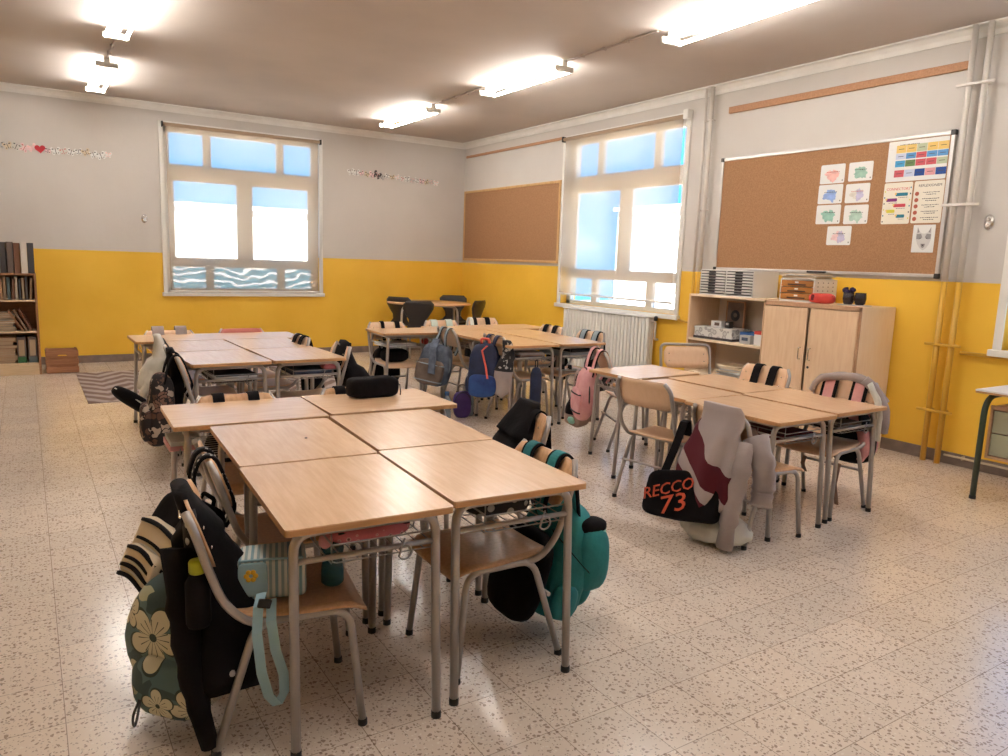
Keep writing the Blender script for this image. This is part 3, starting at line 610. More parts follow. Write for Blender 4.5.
# the second desk column of each group has its user on the right, so its tray sits on the left
for p, x, y, a, o_, l, g in (
    (protoA, -4.964, -8.801, -2.7, 0, 'front right desk of the nearest group, teal-strapped chair at its right', GA),
    (protoA, -5.448, -8.120, -2.7, 0, 'desk of the nearest group with a dark crumb on its top', GA),
    (protoA, -4.922, -8.110, -3.4, 0, 'desk of the nearest group beside the chair draped with black jacket', GA),
    (protoA, -5.552, -7.400, -2.1, 1, 'desk at the far left end of the nearest group, sticking out left', GA),
    (protoA, -4.856, -7.402, -.8, 1, 'desk of the nearest group with the black pencil case on it', GA),
    (protoB, -2.758, -8.321, .1, 0, 'front left desk of the right group, beside the grey and maroon jacket', GB),
    (protoB, -2.205, -8.290, .4, 0, 'front right desk of the right group, nearest the wooden cabinet', GB),
    (protoB, -2.725, -7.632, .6, 0, 'desk of the right group directly behind the jacket-draped chair', GB),
    (protoB, -2.165, -7.600, 1.4, 0, 'desk of the right group beside the chair with two black straps', GB),
    (protoB, -2.445, -6.885, 2.5, 1, 'end desk of the right group with bright window reflection on top', GB),
    (protoC, -5.190, -5.767, 1.8, 0, 'front left desk of the far left group, shining with window light', GC),
    (protoC, -4.662, -5.740, .9, 0, 'front right desk of the far left group', GC),
    (protoC, -5.205, -5.070, 1., 0, 'desk of the far left group beside the chair with the white jacket', GC),
    (protoC, -4.680, -5.045, .6, 0, 'desk of the far left group beside the right-hand chair with striped straps', GC),
    (protoC, -5.350, -4.380, 1.0, 1, 'end desk of the far left group, sticking out at the left', GC),
    (protoC, -4.700, -4.350, -.8, 1, 'end desk of the far left group in front of the pink backrest', GC),
    (protoC, -2.579, -5.455, -2.2, 0, 'front left desk of the far middle group, dark bottle bag hanging from it', GD),
    (protoC, -2.040, -5.462, -1.5, 0, 'front right desk of the far middle group, grey folder in its tray', GD),
    (protoC, -2.550, -4.765, -1.8, 0, 'desk of the far middle group behind the coral-trimmed backpack', GD),
    (protoC, -2.012, -4.772, -1.5, 0, 'second desk from the front in the right column of the far middle group', GD),
    (protoC, -3.210, -4.215, -2.3, 1, 'leftmost desk of the far middle group with a red ball in its tray', GD),
    (protoC, -2.515, -4.080, -1., 1, 'middle desk of the back row of the far middle group', GD),
    (protoC, -1.825, -4.080, 1., 1, 'rightmost desk of the back row of the far middle group', GD)):
    place_desk(p, x, y, a, o_, l, g)

# ------------------------------------------------------------------ school chairs
def make_chair(label, group, top=.775, seat=.415, hoop=False, light=False):
    # local: faces +Y, origin on the floor below the seat
    o = thing('school_chair', label, 'chair', group=group); pm = 'ply_light' if light else 'ply'
    # curved plywood seat, front edge rolled down
    n = 10; m = 9; vs = []; th = .010
    def sp(i, j):
        u = -1+2*i/n; v = j/m
        x = u*(.195-.02*(1-v)**2) ; y = -.175+.385*v
        if abs(u) == 1 and j in (0, m): x *= .93
        z = seat + .006*u*u + (-.030*((v-.80)/.20)**2 if v > .80 else 0) + (.012*(1-v/.25)**2 if v < .25 else 0) - .006*math.sin(v*PI)
        return Vector((x, y, z))
    top_ = [sp(i, j) for j in range(m+1) for i in range(n+1)]; bot = [p-Vector((0, 0, th)) for p in top_]
    fs = []; K = n+1; Q = len(top_)
    for j in range(m):
        for i in range(n):
            a, b_, c, d = j*K+i, j*K+i+1, (j+1)*K+i+1, (j+1)*K+i; fs += [(a, b_, c, d), (Q+d, Q+c, Q+b_, Q+a)]
    for i in range(n): fs += [(i+1, i, Q+i, Q+i+1), (m*K+i, m*K+i+1, Q+m*K+i+1, Q+m*K+i)]
    for j in range(m): fs += [(j*K, (j+1)*K, Q+(j+1)*K, Q+j*K), ((j+1)*K+n, j*K+n, Q+j*K+n, Q+(j+1)*K+n)]
    MB().add(top_+bot, fs, 0, True).build('seat', pm, o)
    # bent plywood backrest with rounded corners
    pts = rrect(.385, .175, .045, 5); zb = top-.0875; b = MB(); V = []
    yb = lambda x, z: -.232-.30*x*x*(-1)-.06*(z-(top-.09)) - .0
    for s in (0, 1):
        for x, z in pts: V.append((x, yb(x, zb+z)-.010*s, zb+z))
    k = len(pts)
    # fan through inner grid for curvature: split plate into vertical strips
    V = []; F = []; xs = [-.1925+.385*i/14 for i in range(15)]
    for s in (0, 1):
        for x in xs:
            e = max(0, abs(x)-(.1925-.045)); hh = .0875-(.045-math.sqrt(max(0, .045**2-e*e)))
            for t in (-1, -.5, 0, .5, 1): V.append((x, -.262+.55*x*x*.9-.33*(t*hh)-.010*s, zb+t*hh))
    H_ = len(V)//2
    for i in range(14):
        for j in range(4):
            a = i*5+j; F += [(a, a+5, a+6, a+1), (H_+a, H_+a+1, H_+a+6, H_+a+5)]
        F += [(i*5, H_+i*5, H_+(i+1)*5, (i+1)*5), (i*5+4, (i+1)*5+4, H_+(i+1)*5+4, H_+i*5+4)]
    F += [tuple(range(5))+tuple(H_+4-j for j in range(5)), tuple(70+4-j for j in range(5))+tuple(H_+70+j for j in range(5))]
    MB().add(V, F, 0, True).build('backrest', pm, o)
    for x in (-.15, .15):
        for dz in (-.03, .03): 
            r_ = MB().lathe([(.001, 0), (.006, .0005), (.004, .003), (.001, .0035)], 8).build('rivet', 'chrome', o); r_.location = (x, -.2518+.495*x*x-.33*dz, zb+dz); r_.rotation_euler = (R(-90), 0, 0)
    r = .0125
    if hoop:
        MB().tube([(.20, .02, seat-.02), (.205, -.17, seat-.02), (.212, -.225, seat+.10), (.212, -.298, top+.018), (-.212, -.298, top+.018), (-.212, -.225, seat+.10), (-.205, -.17, seat-.02), (-.20, .02, seat-.02)], r, 9, rb=.05, bseg=4).build('back_frame', 'steel', o)
    else:
        for s in (-1, 1):
            MB().tube([(s*.16, -.02, seat-.022), (s*.192, -.13, seat-.02), (s*.200, -.205, seat+.06), (s*.200, -.246, top-.15), (s*.198, -.275, top-.05), (s*.165, -.296, top-.004)], r, 9, rb=.05, bseg=4).build('back_frame', 'steel', o)
    for s in (-1, 1):
        f = MB().tube([(s*.196, .195, .012), (s*.182, .155, seat-.018), (s*.182, -.115, seat-.018), (s*.200, -.235, .012)], r, 9, rb=.06, bseg=5).build('leg_frame', 'steel', o)
        for x, y in ((s*.196, .195), (s*.200, -.235)): MB().lathe([(r*.9, 0), (r*1.2, 0), (r*1.15, .02), (r*.9, .022)], 9, c=(x, y, 0)).build('foot_cap', 'rubber', f)
    MB().tube([(-.194, -.185, .245), (.194, -.185, .245)], .0085, 8).build('stretcher', 'steel', o)
    for y in (.10, -.09): MB().tube([(-.182, y, seat-.021), (.182, y, seat-.021)], .008, 8).build('seat_rail', 'steel', o)
    return o
G1, G2, G3, G4 = 'chairs of the near desk group', 'chairs of the right desk group', 'chairs of the far left desk group', 'chairs of the far middle desk group'
chA = make_chair('wooden chair at the nearest desk corner, heaped with a black coat and bags', G1, top=.738, seat=.405)
chB = make_chair('x', G2, top=.785, light=True)
chL = make_chair('x', G2, top=.715, seat=.40)
chH = make_chair('light wooden chair with a steel hoop around its backrest, in front of the open shelving', G2, top=.79, hoop=True, light=True)
chD = make_chair('x', G4, top=.80, seat=.43, light=True)
used = set(); CH = {}
def chair(key, proto, x, y, deg, label, group):
    rz = R(deg); x -= .04*math.sin(rz); y += .04*math.cos(rz); loc = (x, y, 0)
    if proto.name not in used:
        used.add(proto.name); proto.location = loc; proto.rotation_euler = (0, 0, rz); proto['label'] = label; proto['group'] = group; o = proto
    else: o = dup(proto, loc, rz, label, group)
    CH[key] = (x, y, rz); return o
chair('c1', chA, -5.43, -8.49, -99, 'wooden chair at the nearest desk, heaped with a black coat and holding a striped case', G1)
chair('c2', chA, -5.285, -7.96, -93, 'wooden chair at the left of the near group, with dotted black straps', G1)
chair('c3', chA, -4.625, -8.475, 89, 'wooden chair at the front right of the near group, with teal straps', G1)
chair('c4', chA, -4.225, -7.765, 81, 'wooden chair with a black jacket over its back, right of the near group', G1)
chair('c5', chA, -5.185, -7.125, 178, 'wooden chair behind the far left desk of the near group, its back just showing', G1)
chair('c6', chA, -4.54, -7.130, 180, 'wooden chair behind the near group, half hidden by the black pencil case', G1)
chair('d1', chB, -2.00, -6.31, -114, 'wooden chair with pink straps at the far end of the right group', G2)
chair('d2', chB, -2.74, -7.47, -80, 'bare wooden chair pulled slightly out at the left of the right group', G2)
chair('d3', chL, -2.74, -8.12, -93, 'wooden chair draped with the grey and maroon jacket', G2)
chair('d4', chH, -1.46, -6.50, 152, 'light wooden chair with a steel hoop around its backrest, before the open shelving', G2)
chair('d5', chB, -1.91, -7.37, 90, 'wooden chair with two black straps over its back, before the cabinet', G2)
chair('d6', chB, -1.90, -8.02, 97, 'wooden chair at the right group with pink and grey straps over its back', G2)
chair('e1', chD, -5.02, -5.66, -93, 'dark wooden chair at the left of the far left group, under the leaf-print bag', G3)
chair('e2', chD, -4.99, -4.98, -95, 'chair under the white jacket at the left of the far left group', G3)
chair('e3', chD, -5.03, -4.10, 180, 'chair behind the far left group with two pale straps showing', G3)
chair('e5', chD, -4.42, -4.78, 90, 'chair at the right of the far left group with black banded straps', G3)
chair('e6', chD, -4.32, -5.42, 86, 'chair at the front right of the far left group, black jacket hanging from it', G3)
chair('f1', chD, -2.96, -3.93, 178, 'chair behind the leftmost desk of the far middle group', G4)
chair('f2', chD, -2.28, -3.84, 179, 'chair with mint straps behind the far middle group', G4)
chair('f3', chD, -1.62, -3.62, 181, 'chair with one white and two black straps behind the far middle group', G4)
chair('f4', chD, -1.63, -4.42, 90, 'chair with black straps at the right of the far middle group', G4)
chair('f5', chD, -1.60, -5.05, 92, 'chair with light blue straps in front of the radiator', G4)
chair('f6', chD, -2.40, -4.42, -93, 'chair with grey-blue straps at the left of the far middle group', G4)
chair('f7', chD, -2.31, -5.16, -92, 'chair holding the coral-trimmed backpack at the left of the far middle group', G4)
pk = chair('e4', chD, -4.42, -4.05, 180, 'pink-backed chair behind the far left group', G3)
for c in pk.children:
    if c.name.startswith('backrest'):
        c.data = c.data.copy(); c.data.materials.clear(); M['pink_ply'] = mat('pink_ply', (.55, .17, .14), .4); c.data.materials.append(M['pink_ply']); c['label'] = 'dull pink backrest'

for o in COL.objects:
    if o.get('label') in ('chair behind the far left group with two pale straps showing', 'pink-backed chair behind the far left group'): o.scale = (1, 1, .965)
# ------------------------------------------------------------------ round table and black shell chairs in the corner
def round_table(x, y):
    o = thing('round_table', 'round wooden table with bowed steel legs in the far corner', 'table', (x, y, 0)); h = .815; rr = .57
    MB().lathe([(.001, h-.022), (rr, h-.022), (rr+.002, h-.011), (rr, h), (.001, h)], 40, sx=1.08, sy=1.10).build('tabletop', 'round_top', o)
    for a in (200, 290, 20, 110):
        c, s = math.cos(R(a)), math.sin(R(a)); d = Vector((c, s, 0))
        f = MB().tube([d*.12+Vector((0, 0, h-.042)), d*.56+Vector((0, 0, h-.042)), d*.60+Vector((0, 0, .012))], .016, 10, rb=.10, bseg=6).build('leg', 'steel_light', o)
        MB().lathe([(.015, 0), (.019, 0), (.019, .02), (.015, .022)], 10, c=(d.x*.60, d.y*.60, 0)).build('foot_cap', 'rubber', f)
round_table(-.98, -.76)
def shell_chair(label):
    o = thing('shell_chair', label, 'chair', group='black plastic chairs around the round table')
    prof = [(.22, .405), (.20, .43), (.12, .437), (0, .43), (-.12, .43), (-.175, .455), (-.20, .51), (-.205, .57), (-.21, .63), (-.222, .70), (-.235, .76), (-.245, .80)]
    wid = [.17, .20, .215, .22, .20, .15, .115, .12, .165, .205, .205, .16]
    n = 10; A = []; th = .009
    for (y, z), w in zip(prof, wid):
        for i in range(n+1):
            u = -1+2*i/n; cv = .025*u*u
            A.append(Vector((u*w, y+(cv*1.4 if z > .47 else 0), z+(cv*.6 if z < .47 else 0))))
    B = [p+Vector((0, -th if p.z > .47 else 0, -th if p.z <= .47 else 0)) for p in A]; F = []; K = n+1; Q = len(A); m = len(prof)
    for j in range(m-1):
        for i in range(n):
            a, b, c, d = j*K+i, j*K+i+1, (j+1)*K+i+1, (j+1)*K+i; F += [(a, b, c, d), (Q+d, Q+c, Q+b, Q+a)]
    for i in range(n): F += [(i+1, i, Q+i, Q+i+1), ((m-1)*K+i, (m-1)*K+i+1, Q+(m-1)*K+i+1, Q+(m-1)*K+i)]
    for j in range(m-1): F += [(j*K, (j+1)*K, Q+(j+1)*K, Q+j*K), ((j+1)*K+n, j*K+n, Q+j*K+n, Q+(j+1)*K+n)]
    MB().add(A+B, F, 0, True).build('shell', 'black_shell', o)
    for sx in (-1, 1):
        for y0, y1 in ((.12, .20), (-.10, -.20)):
            MB().tube([(0, y0*.4, .415), (sx*.12, y0, .415), (sx*.20, y1, .0)], .010, 8, rb=.03).build('leg', 'steel', o)
    return o
BC = shell_chair('black plastic shell chair seen from behind, in front of the round table')
BC.location = (-1.54, -1.40, 0); BC.rotation_euler = (0, 0, R(-8)); BC.scale = (1.06, 1.06, 1.11)
dup(BC, (-1.24, -.55, 0), R(-60), 'black plastic shell chair at the left of the round table, farther from the camera')
dup(BC, (-.36, -.38, 0), R(152), 'black plastic shell chair at the round table against the room corner')
dup(BC, (-.66, -1.30, 0), R(35), 'black plastic shell chair at the right of the round table, nearer the camera')
# ------------------------------------------------------------------ bags and clothes on the chairs
def cf(key, off=.36, lat=0., z=0.):
    # a point behind the chair's backrest, in world coordinates
    x, y, rz = CH[key]; v = Matrix.Rotation(rz, 3, 'Z') @ Vector((lat, -off, 0)); return (x+v.x, y+v.y, z), rz
def wr(q, k=9., a=.012, s=0.): # wrinkles
    n = noise.noise_vector(q*k+Vector((s, s*1.7, s*.3))); return q+n*a
def backpack(label, key, mats, w, h, d, z, off=.36, lat=0., tilt=0., yaw=0., top=.80, straps=(), pocket=None, seed=0, group=None, name='backpack', handle=None, piping=None, side=None, p=3.0, cat='backpack', narrow=.22, sagk=.04):
    loc, rz = cf(key, off, lat, z); o = thing(name, label, cat, loc, rz, group)
    rot = Matrix.Rotation(tilt, 3, 'X') @ Matrix.Rotation(yaw, 3, 'Z')
    def fn(q):
        t = q.z/h+.5; k = 1-narrow*t*t; q = Vector((q.x*k, q.y*k-(sagk*(1-t)), q.z)); return wr(q, 8, .014, seed)
    MB().blob((0, 0, h/2), (w, d, h), p, 26, 18, fn=fn, rot=rot).build('main_body', mats[0], o)
    if pocket:
        pw, ph, pd, pz, pm = pocket
        pc = MB().blob(rot @ Vector((0, -d/2-pd*.25, pz-h/2))+Vector((0, 0, h/2)), (pw, pd, ph), 3.4, 20, 14, fn=lambda q: wr(q, 9, .008, seed+3), rot=rot).build('front_pocket', pm, o)
        if piping:
            for zz in (-.36, .30):
                ring = [rot @ (Vector((pw*.50*math.cos(a)*1.0, -d/2-pd*.25-pd*.52*abs(math.sin(a)), pz-h/2+zz*ph)))+Vector((0, 0, h/2)) for a in [PI+PI*i/14 for i in range(15)]]
                MB().tube(ring, .006, 5).build('piping', piping, pc)
    if piping:
        ring = [rot @ Vector((w*.50*math.cos(a), -d*.16, h*.5*math.sin(a)*.99))+Vector((0, 0, h/2)) for a in [2*PI*i/36 for i in range(36)]]
        ring = [Vector((v.x*(1-narrow*max(0, min(1, v.z/h))**2), v.y, v.z)) for v in ring]
        MB().tube(ring, .0065, 5, closed=True).build('zipper', piping, o)
    if side:
        for s in (-1, 1): MB().blob(rot @ Vector((s*w*.47, 0, -h*.28))+Vector((0, 0, h/2)), (.06, d*.6, h*.3), 3, 12, 8, rot=rot).build('side_pocket', side, o)
    yb = off-.298; zt = top-z
    for x, wid, m, inner in straps:
        A = Vector((x, .0, h*.86)) if True else 0
        if h*.86 > zt-.05: A.z = zt-.08
        pts = [rot @ (A-Vector((0, 0, h/2)))+Vector((0, 0, h/2)), Vector((x, yb-.045, zt-.07)), Vector((x, yb-.022, zt-.008)), Vector((x, yb+.004, zt+.009)), Vector((x, yb+.034, zt-.006)), Vector((x, yb+.055, zt-.06)), Vector((x, yb+.098, zt-.19)), Vector((x*.95, yb+.06, zt-.26))]
        pts = fillet(pts, .03, 3)
        s_ = MB().ribbon(pts, wid, .009).build('strap', m, o)
        if inner: MB().ribbon(pts, wid*inner[0], .014).build('strap_panel', inner[1], s_)
    if handle:
        MB().tube([rot @ Vector((-.04, d*.2, h*.47))+Vector((0, 0, h/2)), rot @ Vector((-.035, d*.2, h*.56))+Vector((0, 0, h/2)), rot @ Vector((.035, d*.2, h*.56))+Vector((0, 0, h/2)), rot @ Vector((.04, d*.2, h*.47))+Vector((0, 0, h/2))], .008, 6, rb=.02).build('handle', handle, o)
    return o
def garment(label, key, mat_, w, zt, zb, thick=.12, lat=0., off=.25, seed=0, folds=7, amp=.22, name='jacket', cat='jacket', sleeves=(), cover=.16, bands=None, shift=0., spread=1.15, back=.10, tilt=0.):
    # cloth laid over the backrest and hanging down behind it
    loc, rz = cf(key, off, lat, 0.); o = thing(name, label, cat, (loc[0], loc[1], max(zb, 0)), rz); z0 = max(zb, 0)
    n = 44; rings = []; m = 16
    for j in range(m+1):
        t = j/m; z = zt+.018-(zt+.018-zb)*t; d = zt-z
        a = w/2*(.86+(spread-.86)*min(1, t*1.6)) * (1 if t < .9 else 1-.25*(t-.9)/.1)
        if j == 0: a *= .93
        b_ = .024 if d < .01 else (.030+.5*thick*min(1, max(0, d-.02)/.22))
        yc = -back*min(1, max(0, d-cover*.2)/.28)*1.0 + (0 if d < cover else -.035)
        ring = []
        for k in range(n):
            q = 2*PI*k/n; lean = -.052+.33*min(d, .175); f = 1+amp*min(1, d/.2)*math.sin(folds*q+seed+1.6*t)*(.6+.4*math.sin(3*q+seed*2))
            x = a*math.copysign(abs(math.cos(q))**.75, math.cos(q))*(1+(f-1)*.25)+shift*t; y = yc+lean+b_*math.sin(q)*f
            zz = z+(.02*math.sin(2*q+seed) if t > .8 else 0)*(t-.8)*5
            ring.append(wr(Vector((x, y, zz-z0)), 7, .010, seed))
        rings.append(ring)
    b = MB().loft(rings)
    if bands:
        for fi, f in enumerate(b.f):
            c = sum((Vector(b.v[i]) for i in f), Vector())/len(f); b.m[fi] = bands(c.x, c.z+z0)
    ms = mat_ if isinstance(mat_, list) else [mat_]
    b.build('body_cloth', ms, o)
    for pts, r0, r1, sm in sleeves:
        P_ = fillet([Vector(p)-Vector((0, 0, z0)) for p in pts], .08, 5); L_ = len(P_)
        s_ = MB(); s_.tube(P_, [(r0+(r1-r0)*i/(L_-1))*(1+.10*math.sin(i*2.3+seed)) for i in range(L_)], 12)
        s_.v = [tuple(wr(Vector(v), 14, .008, seed+5)) for v in s_.v]; s_.build('sleeve', sm, o)
    return o
T1, T2, T3 = .738, .785, .80
BK = (.05, 'black', None)
# --- nearest chair (c1)
def hibiscus():
    m = mat('hibiscus', (.08, .12, .13), .8); t = m.node_tree; c = N(t, 'ShaderNodeTexCoord')
    src = M['sea_print'].node_tree
    def math_(op, a, b=None):
        n = N(t, 'ShaderNodeMath', operation=op)
        for i, q in enumerate((a, b)):
            if q is None: continue
            if isinstance(q, (int, float)): n.inputs[i].default_value = q
            else: L(m, q, n.inputs[i])
        return n.outputs[0]
    sp = N(t, 'ShaderNodeSeparateXYZ'); L(m, c.outputs['Object'], sp.inputs[0])
    X, Z = sp.outputs[0], sp.outputs[2]
    av = N(t, 'ShaderNodeTexNoise', Scale=7., Detail=2.); L(m, c.outputs['Object'], av.inputs['Vector'])
    v = N(t, 'ShaderNodeTexVoronoi', Scale=15.); ad_ = N(t, 'ShaderNodeMixRGB', blend_type='ADD'); ad_.inputs[0].default_value = .15; L(m, c.outputs['Object'], ad_.inputs[1]); L(m, av.outputs['Color'], ad_.inputs[2]); L(m, ad_.outputs[0], v.inputs['Vector'])
    s = N(t, 'ShaderNodeSeparateXYZ'); L(m, v.outputs['Color'], s.inputs[0]); r = ramp(t, [(0, (.09, .16, .18)), (.4, (.12, .19, .20)), (.62, (.40, .40, .27)), (.8, (.05, .085, .09))], 'CONSTANT'); L(m, s.outputs[0], r.inputs[0]); cur = r.outputs[0]
    y_ = sp.outputs[1]
    for x0, z0, R0, ph in ((-.02, .27, .105, .4), (.13, .08, .075, 1.2), (-.13, .33, .06, 2.), (-.14, .12, .07, .9), (.02, .08, .06, 2.2), (.13, .30, .06, 0.)):
        dx = math_('SUBTRACT', X, x0); dz = math_('SUBTRACT', Z, z0); rr = math_('SQRT', math_('ADD', math_('MULTIPLY', dx, dx), math_('MULTIPLY', dz, dz)))
        an = math_('ARCTAN2', dz, dx); pet = math_('ABSOLUTE', math_('COSINE', math_('ADD', math_('MULTIPLY', an, 2.5), ph)))
        lim = math_('MULTIPLY', math_('ADD', math_('MULTIPLY', math_('POWER', pet, .45), .72), .28), R0)
        inside = math_('LESS_THAN', rr, lim); edge = math_('LESS_THAN', rr, math_('MULTIPLY', lim, .90))
        vein = math_('GREATER_THAN', math_('ABSOLUTE', math_('SINE', math_('ADD', math_('MULTIPLY', an, 7.5), ph))), .22)
        vein = math_('MAXIMUM', vein, math_('GREATER_THAN', rr, R0*.55)); core = math_('GREATER_THAN', rr, R0*.13)
        k = math_('MULTIPLY', math_('MULTIPLY', edge, vein), core)
        x1 = N(t, 'ShaderNodeMixRGB'); L(m, inside, x1.inputs[0]); L(m, cur, x1.inputs[1]); x1.inputs[2].default_value = (.04, .06, .05, 1)
        x2 = N(t, 'ShaderNodeMixRGB'); L(m, k, x2.inputs[0]); L(m, x1.outputs[0], x2.inputs[1]); x2.inputs[2].default_value = (.62, .58, .43, 1); cur = x2.outputs[0]
    L(m, cur, P(m).inputs['Base Color']); M['hibiscus'] = m
hibiscus()
def flower_bag():
    loc, rz = (-5.685, -8.41, .045), R(-50)
    o = thing('flowered_bag', 'large blue and cream bag with big hibiscus flowers, hanging low at the nearest chair', 'bag', loc, rz)
    fn = lambda q: wr(Vector((q.x*(1-.25*max(0, q.z)/.22), q.y, q.z)), 7, .015, 2)
    MB().blob((0, 0, .225), (.38, .24, .44), 2.6, 28, 20, fn=fn).build('bag_body', 'hibiscus', o)
    MB().blob((.03, -.10, .12), (.26, .10, .19), 2.8, 20, 12, fn=lambda q: wr(q, 9, .008, 4)).build('front_pocket', 'hibiscus', o)
    MB().tube([(-.03, -.165, .10), (-.035, -.19, .06), (-.03, -.19, .02), (-.02, -.185, .06), (-.028, -.165, .10)], .004, 5, rb=.02).build('zip_pull', 'black_plastic', o)
flower_bag()
garment('heavy black coat hanging over the nearest chair down to the floor', 'c1', 'black', .21, T1-.002, .16, .17, lat=-.03, seed=1, folds=5, amp=.25, name='coat', cat='coat', spread=1.25, back=-.07, shift=.10, cover=.10,
        sleeves=[([(.10, -.06, .60), (.15, -.06, .42), (.19, -.04, .2), (.22, .0, .03)], .05, .03, 'black')])
def inner_panel():
    loc, rz = cf('c1', .30, .0, .50); o = thing('patterned_pouch', 'black pouch with white flower print showing behind the nearest backrest', 'pouch', loc, rz)
    MB().blob((0, .02, .10), (.22, .05, .24), 3, 18, 12, fn=lambda q: wr(q, 9, .006, 6)).build('pouch_body', 'skull_print', o)
    MB().tube([(-.1, -.01, .20), (.1, -.01, .20)], .004, 5).build('zipper', 'chrome', o)
inner_panel()
(lo, rz) = cf('c1', .27, .17, .40)
o = thing('drink_bottle', 'dark bottle with a yellow-green cap poking out of the black coat', 'bottle', lo, rz)
MB().lathe([(.03, 0), (.034, .01), (.034, .13), (.018, .16)], 16).build('bottle_body', 'black', o)
MB().lathe([(.021, .158), (.023, .162), (.023, .19), (.020, .195)], 16).build('cap', 'lime', o)
# case on the seat
o = thing('lunch_case', 'light blue striped case with a yellow flower, on the seat of the nearest chair', 'case', (-5.45, -8.53, .418), R(-16))
MB().blob((0, 0, .065), (.20, .15, .13), 9, 32, 20, fn=lambda q: wr(q, 8, .004, 1)).build('case_body', 'blue_stripe', o)
MB().blob((-.055, -.073, .07), (.085, .012, .105), 6, 20, 12).build('end_patch', 'paleblue', o)
fl = MB()
for k in range(6): a = k*PI/3; fl.blob((-.060+.013*math.cos(a), -.081, .085+.013*math.sin(a)), (.016, .006, .016), 2, 8, 6)
fl.build('yellow_flower', mat('flower_yellow', (.72, .42, .03), .6), o)
MB().tube([(-.09, -.07, .128), (.0, -.075, .132), (.09, -.07, .128)], .004, 5).build('zipper', 'paleblue', o)
o = thing('lanyard', 'light blue ribbon with a black buckle, hanging from the nearest chair seat', 'strap', (-5.52, -8.70, .17), R(0))
MB().ribbon([(.0, .03, .31), (-.02, -.01, .29), (-.03, -.03, .22), (-.02, -.035, .10), (.0, -.03, .02), (.025, -.03, -.015), (.045, -.03, .02), (.042, -.035, .08), (.02, -.035, .16), (.01, -.03, .25), (.02, .0, .30)], .028, .003, side=(.95, -.3, .15)).build('ribbon', 'paleblue', o)
MB().box((-.005, -.02, .30), (.038, .012, .026), .004, rot=Matrix.Rotation(.3, 3, 'Y')).build('buckle', 'black_plastic', o)
o = thing('water_bottle', 'teal see-through bottle standing on the nearest chair seat', 'bottle', (-5.265, -8.55, .405), 0)
MB().lathe([(.028, .004), (.036, .012), (.036, .05), (.031, .085), (.036, .12), (.034, .155), (.02, .175)], 20).build('bottle_body', 'teal_plastic', o)
MB().lathe([(.019, .172), (.02, .175), (.02, .198), (.016, .202)], 14).build('cap', 'teal_plastic', o)
# --- c2: cream and black backpack, dotted straps
def dotstrap():
    m = mat('dot_strap', (.012, .01, .01), .7); t = m.node_tree; c = N(t, 'ShaderNodeTexCoord'); v = N(t, 'ShaderNodeTexVoronoi', Scale=48.); L(m, c.outputs['Object'], v.inputs['Vector'])
    r = ramp(t, [(0, (.7, .66, .6)), (.26, (.7, .66, .6)), (.30, (.012, .01, .01))]); L(m, v.outputs['Distance'], r.inputs[0]); L(m, r.outputs[0], P(m).inputs['Base Color']); M['dot_strap'] = m
dotstrap()
bq = backpack('black backpack with cream pockets and white piping, leaning out behind the near group', 'c2', ['black'], .28, .33, .15, .25, off=.375, lat=.06, tilt=R(-22), yaw=R(25), top=T1, seed=3, p=5., narrow=.08,
         straps=[(-.05, .045, 'black', (.55, 'dot_strap')), (.05, .045, 'black', (.55, 'dot_strap'))], piping='white_cloth', handle='black')
rq = Matrix.Rotation(R(-22), 3, 'X') @ Matrix.Rotation(R(25), 3, 'Z'); cq = Vector((0, 0, .165))
for (pz, py, pw, ph, pd) in ((-.03, -.088, .25, .19, .06), (-.085, -.125, .19, .11, .05)):
    pq = MB().blob(rq @ Vector((0, py, pz))+cq, (pw, pd, ph), 5, 20, 14, fn=lambda q: wr(q, 9, .005, 2), rot=rq).build('cream_pocket', 'cream', bq)
    for m_, zz, rr_ in (('black', ph*.46, .009), ('black', ph*.12, .008), ('white_cloth', ph*.02, .004), ('black', -ph*.12, .010), ('white_cloth', -ph*.26, .004), ('black', -ph*.42, .009)):
        MB().tube([rq @ Vector((pw*.47*t, py-pd*.47+.012*t**4, pz+zz-.02*t*t))+cq for t in [-1+i/5 for i in range(11)]], rr_, 5).build('pocket_band', m_, pq)
# --- c3: teal backpack
bp = backpack('teal backpack with black back panel hanging on the front right chair of the near group', 'c3', ['teal'], .36, .46, .19, .075, off=.315, lat=.0, tilt=R(20), top=T1, seed=5, p=3.6,
         straps=[(-.085, .075, 'black', (.62, 'teal')), (.085, .075, 'black', (.62, 'teal'))], pocket=(.28, .24, .10, .18, 'teal'), side='teal', narrow=.1)
MB().blob((0, .135, .19), (.31, .09, .36), 3.4, 20, 12, rot=Matrix.Rotation(R(20), 3, 'X')).build('back_panel', 'black', bp)
MB().blob((-.125, -.105, .375), (.10, .13, .06), 2.6, 16, 10).build('side_opening', 'black', bp)
MB().blob((-.145, -.115, .35), (.06, .09, .05), 2.6, 16, 10).build('lining', 'mint', bp)
MB().blob((-.14, -.10, .25), (.11, .15, .26), 2.8, 18, 12).build('side_bulge', 'teal', bp)
MB().ribbon([(-.16, .10, .40), (-.2, -.02, .25), (-.17, -.12, .16)], .016, .004, side=(0, .5, .8)).build('side_band', 'black', bp)
# --- c4: black jacket over the chair, printed bag below
garment('black jacket draped over the chair at the right of the near group', 'c4', 'black', .27, T1+.006, .50, .16, lat=.07, seed=4, folds=4, amp=.2, spread=1.35, back=-.07, cover=.14)
backpack('dark bag with small light print, hanging on the chair with the black jacket', 'c4', ['leaf_print'], .34, .36, .16, .16, off=.36, lat=-.03, top=T1, seed=8, straps=[(-.035, .05, 'black', None)])
